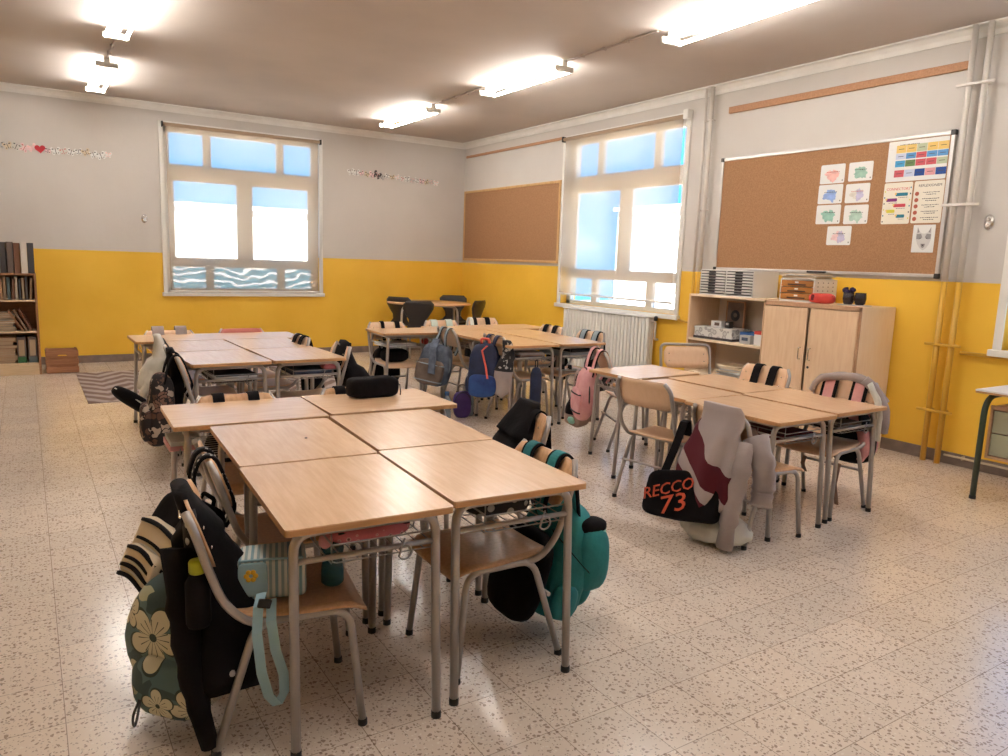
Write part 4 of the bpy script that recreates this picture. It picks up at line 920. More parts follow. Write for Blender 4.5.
# --- straps of bags whose bodies hang hidden behind the chairs of the far side
backpack('black backpack hanging behind the chair at the left rear of the near group', 'c5', ['black'], .30, .38, .15, .22, off=.35, top=T1, seed=9, straps=[(-.085, .055, 'black', None), (.085, .055, 'black', None)])
backpack('black backpack hanging behind the chair beyond the pencil case', 'c6', ['black'], .30, .38, .15, .22, off=.35, top=T1, seed=10, straps=[(-.07, .05, 'black', None), (.09, .06, 'black', None)])
# pencil case
o = thing('pencil_case', 'bulky black pencil case lying on a desk top of the near group', 'pencil case', (-4.50, -7.04, .709), R(2))
MB().blob((0, 0, .052), (.275, .125, .108), 5.0, 26, 16, fn=lambda q: wr(q, 9, .006, 2)).build('case_body', 'black', o)
MB().tube([(-.12, -.02, .098), (0, -.015, .103), (.12, -.02, .096)], .004, 5).build('zipper', 'black_plastic', o)
MB().tube([(.130, -.03, .07), (.145, -.035, .06), (.15, -.035, .02), (.148, -.035, .002)], .003, 5).build('zip_pull', 'charcoal', o)
tag(MB().blob((0, 0, .003), (.012, .009, .006), 2.2, 10, 6).build('crumb', 'taupe', loc=(-5.115, -7.82, .709)), 'tiny dark crumb on the desk top, second row of the near group', 'crumb')

# --- right group
backpack('pink printed backpack hanging at the far end of the right group', 'd1', ['pink'], .33, .42, .15, .22, off=.37, lat=.0, top=T2, seed=11, straps=[(-.10, .085, 'black', (.78, 'pink')), (.09, .085, 'black', (.78, 'pink'))], pocket=(.26, .22, .05, .15, 'pink'), piping='charcoal')
garment('mauve and black jacket hanging below the pink backpack', 'd1', ['mauve', 'black'], .30, .56, .16, .14, lat=-.17, off=.30, seed=6, folds=4, amp=.3, spread=1.1, back=.05, bands=lambda x, z: 1 if x > -.02 and z > .25 else 0, cover=0)
loc, rz = cf('d1', .46, -.10, .16)
o = thing('pompom_charm', 'pale green pompom ball dangling from the pink backpack', 'charm', loc, rz); MB().blob((0, 0, .035), (.075, .075, .075), 2, 16, 12, fn=lambda q: wr(q, 60, .006)).build('pompom', 'mint', o); MB().tube([(0, 0, .065), (.01, .04, .14)], .003, 5).build('cord', 'mint', o)
# grey and maroon jacket
def bandmat():
    m = mat('grey_maroon', (.37, .30, .28), .9); t = m.node_tree; c = N(t, 'ShaderNodeTexCoord'); sp = N(t, 'ShaderNodeSeparateXYZ'); L(m, c.outputs['Object'], sp.inputs[0])
    q = N(t, 'ShaderNodeMath', operation='MULTIPLY_ADD'); q.inputs[1].default_value = .75; L(m, sp.outputs[0], q.inputs[0]); L(m, sp.outputs[2], q.inputs[2])
    g, k = (.40, .325, .305), (.10, .005, .013)
    r_ = ramp(t, [(0, g), (.02, k), (.125, g), (.20, k), (.345, g)], 'CONSTANT'); L(m, q.outputs[0], r_.inputs[0]); L(m, r_.outputs[0], P(m).inputs['Base Color']); M['grey_maroon'] = m
bandmat()
def jb(x, z):
    q = z+.62*x
    return 1 if .40 < q < .535 or .2 < q < .30 else 0
garment('grey hooded jacket with a maroon band, draped over a chair of the right group', 'd3', ['grey_maroon'], .32, .735, .20, .13, lat=.04, seed=2, folds=6, amp=.34, spread=1.12, back=.10, cover=.10,
        sleeves=[([(.14, -.03, .56), (.19, -.10, .42), (.17, -.12, .22), (.15, -.12, .03)], .058, .045, 'grey_cloth'), ([(.16, .03, .60), (.24, .03, .46), (.22, .05, .33), (.24, .02, .26)], .060, .055, 'grey_cloth')])
loc, rz = cf('d3', .47, -.02, .13)
o = thing('sports_bag', 'black sports bag with orange-red lettering hanging beside the grey jacket', 'bag', loc, rz+R(20))
rt_ = Matrix.Rotation(R(-20), 3, 'X')
MB().blob((0, 0, .13), (.42, .11, .27), 7, 30, 18, fn=lambda q: wr(Vector((q.x, q.y, q.z*(1-.9*max(0, -q.x-.02))+.12*q.x)), 7, .010, 7), rot=rt_).build('bag_body', 'black', o)
TX = Matrix.Translation((0, 0, .13)) @ rt_.to_4x4() @ Matrix.Translation((0, -.064, 0)) @ Matrix.Rotation(R(90), 4, 'X') @ Matrix.Rotation(R(24), 4, 'Z') @ Matrix(((1, .25, 0, 0), (0, 1, 0, 0), (0, 0, 1, 0), (0, 0, 0, 1)))
text('lettering', 'RECCO', .085, o, TX @ Matrix.Translation((-.065, .04, 0)), 'orange_print', .003, 1.05)
text('lettering', '73', .13, o, TX @ Matrix.Translation((-.03, -.045, 0)), 'orange_print', .003, 1.25)
for x in (-.14, .04): MB().ribbon([(x, .03, .22), (x+.02, .10, .36), (x+.03, .16, .485), (x+.03, .20, .49), (x+.03, .22, .40)], .045, .006).build('strap', 'black', o)
tag(MB().blob((0, 0, .075), (.38, .26, .15), 2.4, 40, 26, fn=lambda q: wr(wr(q, 9, .022, 3), 24, .012, 3)).build('cloth_bag', 'white_cloth', loc=(-3.00, -8.17, .006), rz=R(-70)), 'crumpled white cloth bag lying on the floor under the grey jacket', 'bag')
tag(MB().blob((0, 0, .05), (.07, .10, .10), 2.4, 14, 10, fn=lambda q: wr(q, 14, .01, 1)).build('green_pouch', mat('olive', (.10, .13, .02), .7), loc=cf('d3', .34, -.10, .42)[0]), 'small olive green pouch tucked between the jacket and the lettered bag', 'pouch')
# d5 / d6
backpack('black backpack hanging on the chair before the cabinet', 'd5', ['black'], .32, .40, .18, .20, off=.36, top=T2, seed=13, straps=[(-.075, .06, 'black', None), (.06, .06, 'black', None)])
backpack('pink and black backpack hanging on the right end chair of the right group', 'd6', ['black'], .33, .38, .20, .22, off=.38, lat=0, top=T2, seed=14, straps=[(-.09, .10, 'black', (.62, 'pink')), (.10, .10, 'black', (.62, 'pink'))], pocket=(.26, .2, .08, .14, 'pink'))
def d6jacket():
    loc, rz = cf('d6', .25, 0, 0); o = thing('jacket', 'grey and white jacket slung over the shoulders of the right end chair', 'jacket', loc, rz)
    t = T2
    for pts, r0, r1, m in (([(.215, .02, t-.10), (.17, .02, t-.01), (.05, .0, t+.022), (-.08, .0, t+.024), (-.17, -.01, t-.02), (-.23, -.05, t-.12)], .022, .030, 'grey_cloth'),
                       ([(-.12, .02, t+.02), (-.20, -.01, t-.05), (-.235, -.03, t-.17), (-.22, -.05, t-.30)], .028, .045, 'grey_cloth'),
                       ([(-.16, .03, t-.0), (-.22, .05, t-.08), (-.25, .04, t-.20), (-.23, .02, t-.34)], .018, .022, 'white_cloth'),
                       ([(-.17, .06, t-.30), (-.20, .07, t-.42), (-.17, .07, t-.48)], .04, .02, 'pink')):
        P_ = fillet([Vector(p) for p in pts], .06, 4); s_ = MB().tube(P_, [r0+(r1-r0)*i/(len(P_)-1) for i in range(len(P_))], 10); s_.v = [tuple(wr(Vector(v), 16, .008, 3)) for v in s_.v]; s_.build('sleeve' if m == 'grey_cloth' else 'trim_fold', m, o)
d6jacket()
loc, rz = cf('d6', -.10, .16, 0)
for i, (dx, zt, ln) in enumerate(((0, .30, .10), (.10, .30, .26))):
    l_ = cf('d6', .02, .10-.22*i, .0)[0]
    tag(MB().ribbon([(0, 0, zt), (.01, .01, zt-ln*.5), (-.01, 0, zt-ln)], .025, .004).build('dangling_strap', 'mauve', loc=l_, rz=rz), ['short', 'long'][i]+' mauve strap end dangling under the right end chair of the right group', 'strap')

# --- far left group
backpack('brown and cream leaf-print backpack on the chair at the left of the far left group', 'e1', ['leaf_print'], .30, .46, .17, .22, off=.37, lat=.05, top=T3, seed=21, straps=[(-.08, .05, 'black', None), (.08, .05, 'black', None)], pocket=(.26, .24, .07, .16, 'leaf_print'))
garment('black jacket hanging beside the leaf-print backpack', 'e1', 'black', .22, T3+.004, .35, .08, lat=-.09, seed=22, folds=4, amp=.2, spread=1.0, back=.03)
M['rust'] = mat('rust', (.38, .13, .07), .7)
o = thing('pouch', 'flat black pouch with a rust-coloured patch sticking out left of the leaf-print backpack', 'pouch', (-5.48, -5.50, .40), R(15))
rp = Matrix.Rotation(R(38), 3, 'Y')
MB().blob((0, 0, .07), (.34, .20, .09), 3, 22, 12, rot=rp).build('pouch_body', 'black', o)
MB().tube([rp @ Vector((-.165*math.cos(a), -.10*math.sin(a), .0))+Vector((0, 0, .075)) for a in [PI*i/12 for i in range(13)]], .005, 5).build('zipper', 'white_cloth', o)
MB().box((.12, -.085, -.02), (.07, .02, .06), .006, rot=Matrix.Rotation(R(-35), 3, 'Y')).build('patch', 'rust', o)
garment('black hooded jacket on the second chair at the left of the far left group', 'e2', ['black'], .36, T3+.01, .30, .13, seed=24, folds=5, amp=.2, spread=1.0, back=.03)
garment('white and grey scarf-like jacket thrown over the black one at the far left group', 'e2', ['white_cloth', 'grey_cloth'], .17, T3+.045, .50, .13, lat=.10, off=.275, seed=25, folds=5, amp=.35, spread=1.3, back=.05, bands=lambda x, z: 1 if x < -.05 else 0,
        sleeves=[([(.04, -.06, .66), (.08, -.12, .54), (.02, -.17, .42)], .045, .03, 'white_cloth')])
backpack('dark backpack hanging behind the far chair at the end of the far left group', 'e3', ['charcoal'], .30, .38, .15, .25, off=.35, top=T3, seed=26, straps=[(-.09, .09, 'grey_cloth', None), (.09, .09, 'grey_cloth', None)])
backpack('black backpack hanging at the right side chair of the far left group', 'e5', ['black'], .30, .38, .16, .25, off=.35, top=T3, seed=27, straps=[(-.07, .07, 'black', None), (.08, .07, 'black', None)])
garment('black jacket hanging from the front right chair of the far left group', 'e6', 'black', .30, T3+.004, .32, .16, lat=-.02, seed=28, folds=4, amp=.25, spread=1.3, back=.10, shift=-.03)
loc, rz = cf('e6', .25, -.02, 0)
o = thing('scarf', 'white and grey cord-like scarf over the front right chair of the far left group', 'scarf', loc, rz)
MB().ribbon([(.05, -.10, .60), (.03, -.06, .74), (.03, .0, T3+.02), (.02, .04, .72), (.0, .045, .56)], .035, .01).build('scarf_band', 'grey_cloth', o)
# --- far middle group
backpack('black bag hanging behind the chair under the leftmost desk of the far middle group', 'f1', ['black'], .34, .42, .18, .12, off=.30, top=T3, seed=31, straps=[(-.11, .05, 'black', None), (.05, .035, 'black', None)])
M['mint_pale'] = mat('mint_pale', (.50, .60, .54), .7)
backpack('dark backpack with pale mint straps behind the far middle group', 'f2', ['charcoal'], .30, .38, .15, .22, off=.35, top=T3, seed=32, straps=[(-.09, .075, 'mint_pale', None), (.09, .075, 'mint_pale', None)])
backpack('backpack with one white and two black straps behind the far middle group', 'f3', ['black'], .32, .38, .15, .22, off=.35, top=T3, seed=33, straps=[(.155, .045, 'white_cloth', None), (.105, .04, 'black', None), (-.06, .06, 'black', None)])
backpack('black backpack hanging on the chair at the right rear of the far middle group', 'f4', ['black'], .30, .38, .16, .22, off=.35, top=T3, seed=34, straps=[(-.08, .06, 'black', None), (.08, .06, 'black', None)])
backpack('dark grey backpack with light blue straps hanging in front of the radiator', 'f5', ['charcoal'], .32, .40, .18, .20, off=.36, top=T3, seed=35, straps=[(-.09, .085, 'black', (.70, 'bluegrey')), (.09, .085, 'black', (.70, 'bluegrey'))])
b6 = backpack('slate blue and taupe backpack hanging low at the left of the far middle group', 'f6', ['slate'], .34, .40, .18, .25, off=.40, lat=.04, tilt=R(-10), yaw=R(35), top=T3, seed=36, p=4., straps=[(-.07, .05, 'charcoal', (.75, 'bluegrey')), (.07, .05, 'charcoal', (.75, 'bluegrey'))], pocket=(.30, .24, .08, .13, 'taupe'), piping='bluegrey')
r6 = Matrix.Rotation(R(-10), 3, 'X') @ Matrix.Rotation(R(35), 3, 'Z')
MB().ribbon([r6 @ Vector(v)+Vector((0, 0, .2)) for v in ((.06, -.17, -.08), (.03, -.14, .05), (-.01, -.10, .16), (-.03, -.02, .24))], .07, .02, side=r6 @ Vector((1, 0, 0))).build('shoulder_flap', 'slate', b6)
b7 = backpack('navy and blue backpack with coral trim hanging on a chair of the far middle group', 'f7', ['navy'], .29, .48, .18, .26, off=.39, lat=.02, yaw=R(52), top=T3, seed=37, p=3.8, straps=[(-.07, .05, 'navy', None), (.07, .05, 'navy', None)], pocket=(.25, .20, .06, .11, 'blue'), side='navy')
r7 = Matrix.Rotation(R(52), 3, 'Z')
MB().ribbon([r7 @ Vector(v) for v in ((.03, -.075, .46), (-.01, -.10, .42), (.03, -.115, .28), (.05, -.135, .18))], .016, .012, side=r7 @ Vector((1, 0, 0))).build('coral_zip', 'coral', b7)
MB().tube([r7 @ Vector(v) for v in ((-.03, .0, .47), (-.035, -.01, .515), (.035, -.01, .515), (.04, .0, .47))], .012, 8, rb=.02).build('carry_handle', 'coral', b7)
garment('light grey netted bag hanging at the corner of the far middle group', 'f7', ['grey_cloth', 'logo_print'], .12, T3-.04, .30, .08, lat=.20, off=.22, seed=38, folds=3, amp=.3, spread=1.3, back=.04, name='net_bag', cat='bag', bands=lambda x, z: 1 if z > .5 else 0)
o = thing('bottle_holder', 'long dark navy bottle sleeve hanging from a desk hook of the far middle group', 'bottle holder', (-2.325, -5.49, .19), 0)
MB().lathe([(.02, 0), (.048, .01), (.05, .06), (.05, .30), (.035, .345), (.015, .36)], 18).build('sleeve_body', 'navy', o)
MB().tube([(-.012, 0, .35), (-.012, 0, .42), (.012, 0, .42), (.012, 0, .35)], .005, 6, rb=.01).build('hang_loop', 'charcoal', o)
def bottle(label, x, y, z, r, h, bm, cm):
    o = thing('water_bottle', label, 'bottle', (x, y, z))
    MB().lathe([(r*.85, 0), (r, .01), (r, h*.25), (r*.92, h*.3), (r, h*.35), (r, h*.7), (r*.45, h*.86), (r*.42, h*.88)], 18).build('bottle_body', bm, o)
    MB().lathe([(r*.5, h*.87), (r*.52, h*.88), (r*.52, h), (r*.45, h*1.01)], 14).build('cap', cm, o)
bottle('clear bottle with a blue cap standing on the floor beside the purple lunch bag', -2.83, -4.80, .0, .040, .25, 'clear_plastic', 'blue_cap')
bottle('pale blue bottle standing on the floor behind the purple lunch bag', -2.56, -4.76, .0, .036, .24, 'clear_plastic', 'blue_cap')
bottle('pale bottle standing on the floor under the navy bottle sleeve', -2.31, -5.40, .0, .033, .17, 'clear_plastic', 'clear_plastic')
bottle('blue and purple bottle standing on the floor behind the near group', -4.40, -7.05, .0, .036, .24, 'blue_cap', 'purple')
o = thing('lunch_bag', 'purple oval lunch bag standing on the floor in front of the far middle group', 'lunch bag', (-2.68, -4.82, .0), R(-20))
MB().blob((0, 0, .125), (.17, .10, .25), 3.2, 22, 16, fn=lambda q: wr(q, 9, .004, 3)).build('bag_body', 'purple', o)
MB().tube([(-.04, 0, .23), (-.035, 0, .31), (.035, 0, .31), (.04, 0, .23)], .006, 6, rb=.03).build('handle', 'taupe', o)
MB().tube([(.08*math.cos(a), -.045, .125+.12*math.sin(a)) for a in [PI*i/10 for i in range(11)]], .004, 5).build('zipper', 'charcoal', o)
# ------------------------------------------------------------------ papers and cards on the large board
def to_board(y, z, x=-.0235):     # matrix: local X to the right as seen, local Y up, Z towards the room
    return Matrix(((0, 0, -1, x), (-1, 0, 0, y), (0, 1, 0, z), (0, 0, 0, 1)))
def card(name, label, cat, y0, y1, z0, z1, m='paper', r=.012, tilt=0., group=None):
    o = thing(name, label, cat, (-.0215, (y0+y1)/2, (z0+z1)/2), R(-90), group); o.rotation_euler = (R(90), R(tilt), R(-90)) ; w = abs(y1-y0); h = z1-z0
    MB().prism(rrect(w, h, r, 3), .0012).build('sheet', m, o); return o, w, h
def splotch(o, cx, cy, rx, ry, m, seed, zz=.0013, name='watercolour_blot'):
    n = 26; out = []
    for k in range(n):
        a = 2*PI*k/n; f = 1+.18*math.sin(3*a+seed)+.12*math.sin(7*a+seed*2)+.08*math.sin(11*a+seed*5); out.append((cx+rx*f*math.cos(a), cy+ry*f*math.sin(a)))
    return MB().prism(out, .0004, mx=Matrix.Translation((0, 0, zz))).build(name, m, o)
def scribble(o, cx, cy, w, m='ink', seed=0, h=.006, name='handwriting'):
    rnd = random.Random(seed); b = MB(); x = cx-w/2
    while x < cx+w/2:
        k = rnd.uniform(.006, .014); b.box((x+k/2, cy+rnd.uniform(-.001, .001), .0022), (k, h*rnd.uniform(.6, 1.1), .0004)); x += k+.004
    return b.build(name, m, o)
for n_, c_ in (('wc_red', (.72, .42, .38)), ('wc_green', (.28, .45, .36)), ('wc_blue', (.25, .36, .62)), ('wc_mix', (.60, .56, .50)), ('wc_green2', (.26, .46, .38)), ('wc_green3', (.36, .50, .42)), ('wc_rose', (.70, .50, .50)), ('pale_grey', (.66, .66, .62)), ('purple_pale', (.45, .42, .55))): M[n_] = vary(mat(n_, c_, .7), c_, tuple(min(1, v*1.35) for v in c_), 18.)
cards = [('white card with a pale red watercolour blot, top left of the small cards', -6.492, -6.727, 2.227, 2.390, 'wc_red', 'red_print'),
 ('white card with a green watercolour blot, top right of the small cards', -6.763, -6.982, 2.232, 2.389, 'wc_green', 'ink'),
 ('white card with a blue watercolour blot, second row left of the small cards', -6.488, -6.724, 2.054, 2.218, 'wc_blue', 'ink'),
 ('white card with a pale mixed watercolour blot, second row right of the small cards', -6.752, -6.973, 2.051, 2.210, 'wc_mix', 'red_print'),
 ('white card with a green blot in the third row, left of the small cards', -6.486, -6.723, 1.878, 2.043, 'wc_green2', 'ink'),
 ('white card with a grey-green blot in the third row, right of the small cards', -6.757, -6.979, 1.872, 2.032, 'wc_green3', 'ink'),
 ('white card with a rose blot, lowest and alone under the small cards', -6.613, -6.844, 1.694, 1.857, 'wc_rose', 'ink')]
M['red_print'] = mat('red_print', (.55, .12, .10), .7)
for i, (l, y0, y1, z0, z1, m, tm) in enumerate(cards):
    o, w, h = card('watercolour_card', l, 'card', y0, y1, z0, z1, group='small watercolour cards')
    splotch(o, -.005, -.01, w*.26, h*.27, m, i*1.7); splotch(o, .02, -.015, w*.15, h*.30, m if i not in (6, 3) else 'purple_pale', i*2.3+1, .0014)
    scribble(o, 0, h*.10, w*.5, tm, i); MB().prism(rrect(.008, .012, .003, 2, w*.42, -h*.36), .0004, mx=Matrix.Translation((0, 0, .0013))).build('corner_mark', 'ink', o)
o, w, h = card('timetable', 'white class timetable sheet with coloured blocks, at the top right of the cork board', 'timetable', -7.102, -7.581, 2.202, 2.521, r=.008)
rows = [(.075, .135, ['tt_y', 'tt_y', 'tt_g', 'tt_y', 'tt_y']), (.025, .07, ['tt_l', 'tt_b', 'tt_r', 'tt_b', 'tt_b']), (-.035, .015, ['tt_c', 'tt_dg', 'tt_r', 'tt_r', 'tt_g']), (-.115, -.06, ['tt_r', 'tt_l', 'tt_n', 'tt_p', 'tt_n'])]
for n_, c_ in (('tt_y', (.80, .55, .16)), ('tt_g', (.47, .52, .34)), ('tt_l', (.55, .60, .75)), ('tt_b', (.10, .30, .60)), ('tt_r', (.60, .10, .12)), ('tt_c', (.06, .34, .62)), ('tt_dg', (.13, .22, .08)), ('tt_n', (.01, .06, .28)), ('tt_p', (.70, .32, .34)), ('con_teal', (.02, .20, .28)), ('con_pur', (.22, .03, .18)), ('con_red', (.62, .07, .09)), ('con_yel', (.66, .58, .06)), ('poster_cream', (.80, .74, .62)), ('brick_dot', (.52, .13, .08)), ('wolf_grey', (.30, .28, .28)), ('wolf_light', (.62, .60, .58))): M[n_] = mat(n_, c_, .65)
for z0, z1, cs in rows:
    for k, c_ in enumerate(cs):
        MB().box((-.142+.083*k+.01, (z0+z1)/2-.01, .0016), (.080, z1-z0, .0006)).build('colour_block', c_, o)
        MB().box((-.142+.083*k+.01, (z0+z1)/2-.01, .0021), (.045, .004, .0004)).build('block_text', 'ink', o)
    scribble(o, -w/2+.028, (z0+z1)/2-.01, .026, 'pale_grey', int(z0*1000), .004)
scribble(o, -.07, .127, .15, 'ink', 4, .005); scribble(o, -.12, .145, .06, 'pale_grey', 5, .004)
o, w, h = card('connectors_poster', 'cream poster with coloured banners headed CONNECTORS, below the timetable', 'poster', -7.100, -7.336, 1.864, 2.194, 'poster_cream')
text('heading', 'CONNECTORS', .030, o, Matrix.Translation((0, h/2-.052, .0016)), 'con_red', .0003, .95)
for k, (cx, cy, ww, m) in enumerate(((.035, .070, .10, 'con_teal'), (-.045, .028, .09, 'con_pur'), (.025, -.018, .10, 'con_red'), (-.045, -.062, .07, 'con_yel'), (.04, -.103, .07, 'con_teal'))):
    MB().prism(rrect(ww, .026, .006, 2, cx, cy), .0005, mx=Matrix.Translation((0, 0, .0013))).build('banner', m, o)
    MB().prism(rrect(.016, .016, .007, 3, cx-ww*.5, cy+.006), .0006, mx=Matrix.Translation((0, 0, .0017))).build('banner_dot', 'tt_y', o)
    scribble(o, cx+.01, cy-.024, ww*.7, 'ink', k+9, .004)
for k in range(12):
    a = k*2.4; MB().prism(rrect(.010, .012, .004, 2, (w/2-.012)*(1 if k % 2 else -1), -h/2+.02+k*(h-.04)/12), .0004, mx=Matrix.Translation((0, 0, .0013))).build('border_fleck', ['ink', 'con_yel', 'con_teal'][k % 3], o)
o, w, h = card('reflection_poster', 'cream poster with a row of brick-red dots headed REFLEXIONEM', 'poster', -7.349, -7.584, 1.866, 2.194, 'poster_cream')
text('heading', 'REFLEXIONEM', .029, o, Matrix.Translation((.008, h/2-.038, .0016)), 'ink', .0003, .98)
for k in range(5):
    yy = h/2-.098-k*.049; MB().lathe([(.001, 0), (.0165, 0), (.0165, .0006), (.001, .0006)], 20, c=(-w/2+.028, yy, .0013)).build('red_dot', 'brick_dot', o)
    for dy in (.008, -.008): scribble(o, .022, yy+dy, .13 if dy > 0 else .08, 'ink', k*2+int(dy*1000), .006)
o, w, h = card('wolf_drawing', 'grey pencil drawing of a wolf head on a slightly curled white sheet', 'drawing', -7.381, -7.555, 1.636, 1.852, 'paper', .004, 0)
head = [(-.052, .095), (-.030, .050), (-.008, .040), (.012, .040), (.032, .050), (.055, .092), (.060, .040), (.062, -.005), (.048, -.045), (.030, -.075), (.006, -.092), (-.020, -.075), (-.042, -.045), (-.058, -.005), (-.058, .040)]
MB().prism(head, .0004, mx=Matrix.Translation((0, 0, .0013))).build('head_outline', 'wolf_light', o)
MB().prism([(-.050, .086), (-.034, .052), (-.050, .044)], .0004, mx=Matrix.Translation((0, 0, .0018))).build('shading', 'wolf_grey', o)
MB().prism([(.053, .086), (.036, .052), (.052, .044)], .0004, mx=Matrix.Translation((0, 0, .0018))).build('shading', 'wolf_grey', o)
MB().prism([(-.055, .036), (-.020, .038), (-.008, .010), (-.030, -.006), (-.055, -.002)], .0004, mx=Matrix.Translation((0, 0, .0018))).build('shading', 'wolf_grey', o)
MB().prism([(.058, .036), (.024, .038), (.012, .010), (.034, -.006), (.058, -.002)], .0004, mx=Matrix.Translation((0, 0, .0018))).build('shading', 'wolf_grey', o)
MB().prism([(-.016, -.040), (.020, -.040), (.014, -.066), (.002, -.074), (-.010, -.066)], .0004, mx=Matrix.Translation((0, 0, .0018))).build('shading', 'wolf_grey', o)
MB().prism([(-.030, .008), (-.014, .002), (-.026, -.002)], .0004, mx=Matrix.Translation((0, 0, .0023))).prism([(.034, .008), (.018, .002), (.030, -.002)], .0004, mx=Matrix.Translation((0, 0, .0023))).prism([(-.008, -.046), (.012, -.046), (.002, -.060)], .0004, mx=Matrix.Translation((0, 0, .0023))).build('eyes_and_nose', 'ink', o)

# ------------------------------------------------------------------ paper garlands on the far wall
def garland(label, x0, x1, z0, z1, seed, heart=None, big=()):
    o = thing('paper_garland', label, 'garland', ((x0+x1)/2, -.001, (z0+z1)/2)); rnd = random.Random(seed); n = int((x1-x0)/.078); cx = (x0+x1)/2; cz = (z0+z1)/2
    MB().tube([(x0-cx, -.004, z0-cz), (0, -.004, -.015), (x1-cx, -.004, z1-cz)], .0025, 4).build('string', 'paper_grey', o)
    mats = ['paper', 'paper_grey', 'paper', 'wc_rose', 'white_cloth', 'cream', 'paper']
    for k in range(n+1):
        t = k/n; x = x0+(x1-x0)*t-cx; z = z0+(z1-z0)*t-cz+rnd.uniform(-.012, .012); a = rnd.uniform(-.5, .5); s = rnd.uniform(.8, 1.15)
        mx = Matrix.Translation((x, -.006-.002*(k % 3), z)) @ Matrix.Rotation(R(90), 4, 'X') @ Matrix.Rotation(a, 4, 'Z')
        if heart is not None and k == heart:
            pts = [(.055*(math.sin(q)**3), .0034*(13*math.cos(q)-5*math.cos(2*q)-2*math.cos(3*q)-math.cos(4*q))) for q in [2*PI*i/28 for i in range(28)]]
            MB().prism(pts, .002, mx=mx).build('red_heart', 'heart_red', o); continue
        w = [(0, .010), (.030, .048), (.050, .036), (.046, .008), (.030, -.004), (.040, -.026), (.022, -.042), (.004, -.016), (0, -.02), (-.004, -.016), (-.022, -.042), (-.040, -.026), (-.030, -.004), (-.046, .008), (-.050, .036), (-.030, .048)]
        sc = s*(1.25 if k in big else 1)
        bfly = MB().prism([(p*sc, q*sc) for p, q in w], .0015, mx=mx).build('paper_butterfly', 'ink' if k in big else mats[rnd.randrange(len(mats))], o)
        b = MB(); b.box((0, 0, .002), (.006, .06*s, .002)); 
        for sx in (-1, 1): b.prism(rrect(.020, .012, .005, 2, sx*.026*s, .024*s), .001, mx=Matrix.Translation((0, 0, .0015))); b.prism(rrect(.012, .010, .004, 2, sx*.022*s, -.020*s), .001, mx=Matrix.Translation((0, 0, .0015)))
        b.v = [tuple(mx @ Vector(v)) for v in b.v]; b.build('wing_pattern', rnd.choice(['ink', 'ink', 'charcoal', 'wc_red', 'red_print', 'taupe']), bfly)
M['heart_red'] = mat('heart_red', (.55, .02, .03), .6)
garland('paper butterfly garland with one red heart on the far wall, at the left edge', -6.45, -5.09, 2.585, 2.585, 3, heart=8)
garland('paper butterfly garland on the far wall between the window and the corner', -1.92, -.52, 2.672, 2.632, 5, big=(5,))

# ------------------------------------------------------------------ cabinet, shelving and what stands on them
def cabinet():
    o = thing('storage_cabinet', 'light wooden two-door cabinet under the large cork board', 'cabinet', (-.25, -6.845, 0)); w, d, h = .93, .47, 1.19
    for s in (-1, 1): MB().box((0, s*(w/2-.011), h/2), (d, .022, h), .002).build('side_panel', 'beech_pale', o)
    MB().box((0, 0, h-.011), (d, w-.044, .022), .002).box((0, 0, .05), (d-.01, w-.044, .09)).box((d/2-.01, 0, h/2), (.01, w-.05, h-.05)).build('carcass', 'beech', o)
    MB().box((-d/2-.002, 0, h-.018), (.008, w, .036), .002).box((-d/2-.002, w/2-.012, h/2), (.008, .024, h), .002).box((-d/2-.002, -w/2+.012, h/2), (.008, .024, h), .002).build('front_edging', 'beech_edge', o)
    for s in (-1, 1):
        dr = MB().box((-d/2-.010, s*(w/4-.004), .12+(h-.16)/2), (.018, w/2-.034, h-.165), .002).build('door', 'beech', o)
        MB().tube([(-d/2-.018, s*.048, .715), (-d/2-.045, s*.048, .715), (-d/2-.045, s*.048, .815), (-d/2-.018, s*.048, .815)], .0055, 8, rb=.012).build('handle', 'chrome', dr)
        if s < 0: k_ = MB().lathe([(.001, 0), (.011, 0), (.011, .004), (.001, .005)], 14).build('keyhole', 'ink', dr); k_.rotation_euler = (0, R(-90), 0); k_.location = (-d/2-.019, -.040, .655)
cabinet()
def shelving():
    o = thing('open_shelving', 'open light wooden shelving unit left of the cabinet, with trays on top', 'shelf', (-.24, -5.91, 0)); w, d, h = .925, .44, 1.20
    for s in (-1, 1): MB().box((0, s*(w/2-.011), h/2), (d, .022, h), .002).build('side_panel', 'beech', o)
    MB().box((d/2-.01, 0, h/2), (.012, w-.044, h-.02)).build('back_panel', 'cream_panel', o)
    for z in (.06, .42, .755, h-.011): MB().box((0, 0, z), (d-.004, w-.046, .022), .002).build('shelf_board', 'beech_pale', o)
    MB().box((-d/2+.02, 0, .025), (.02, w-.05, .05)).build('plinth', 'beech', o)
M['cream_panel'] = mat('cream_panel', (.66, .54, .42), .6)
shelving()
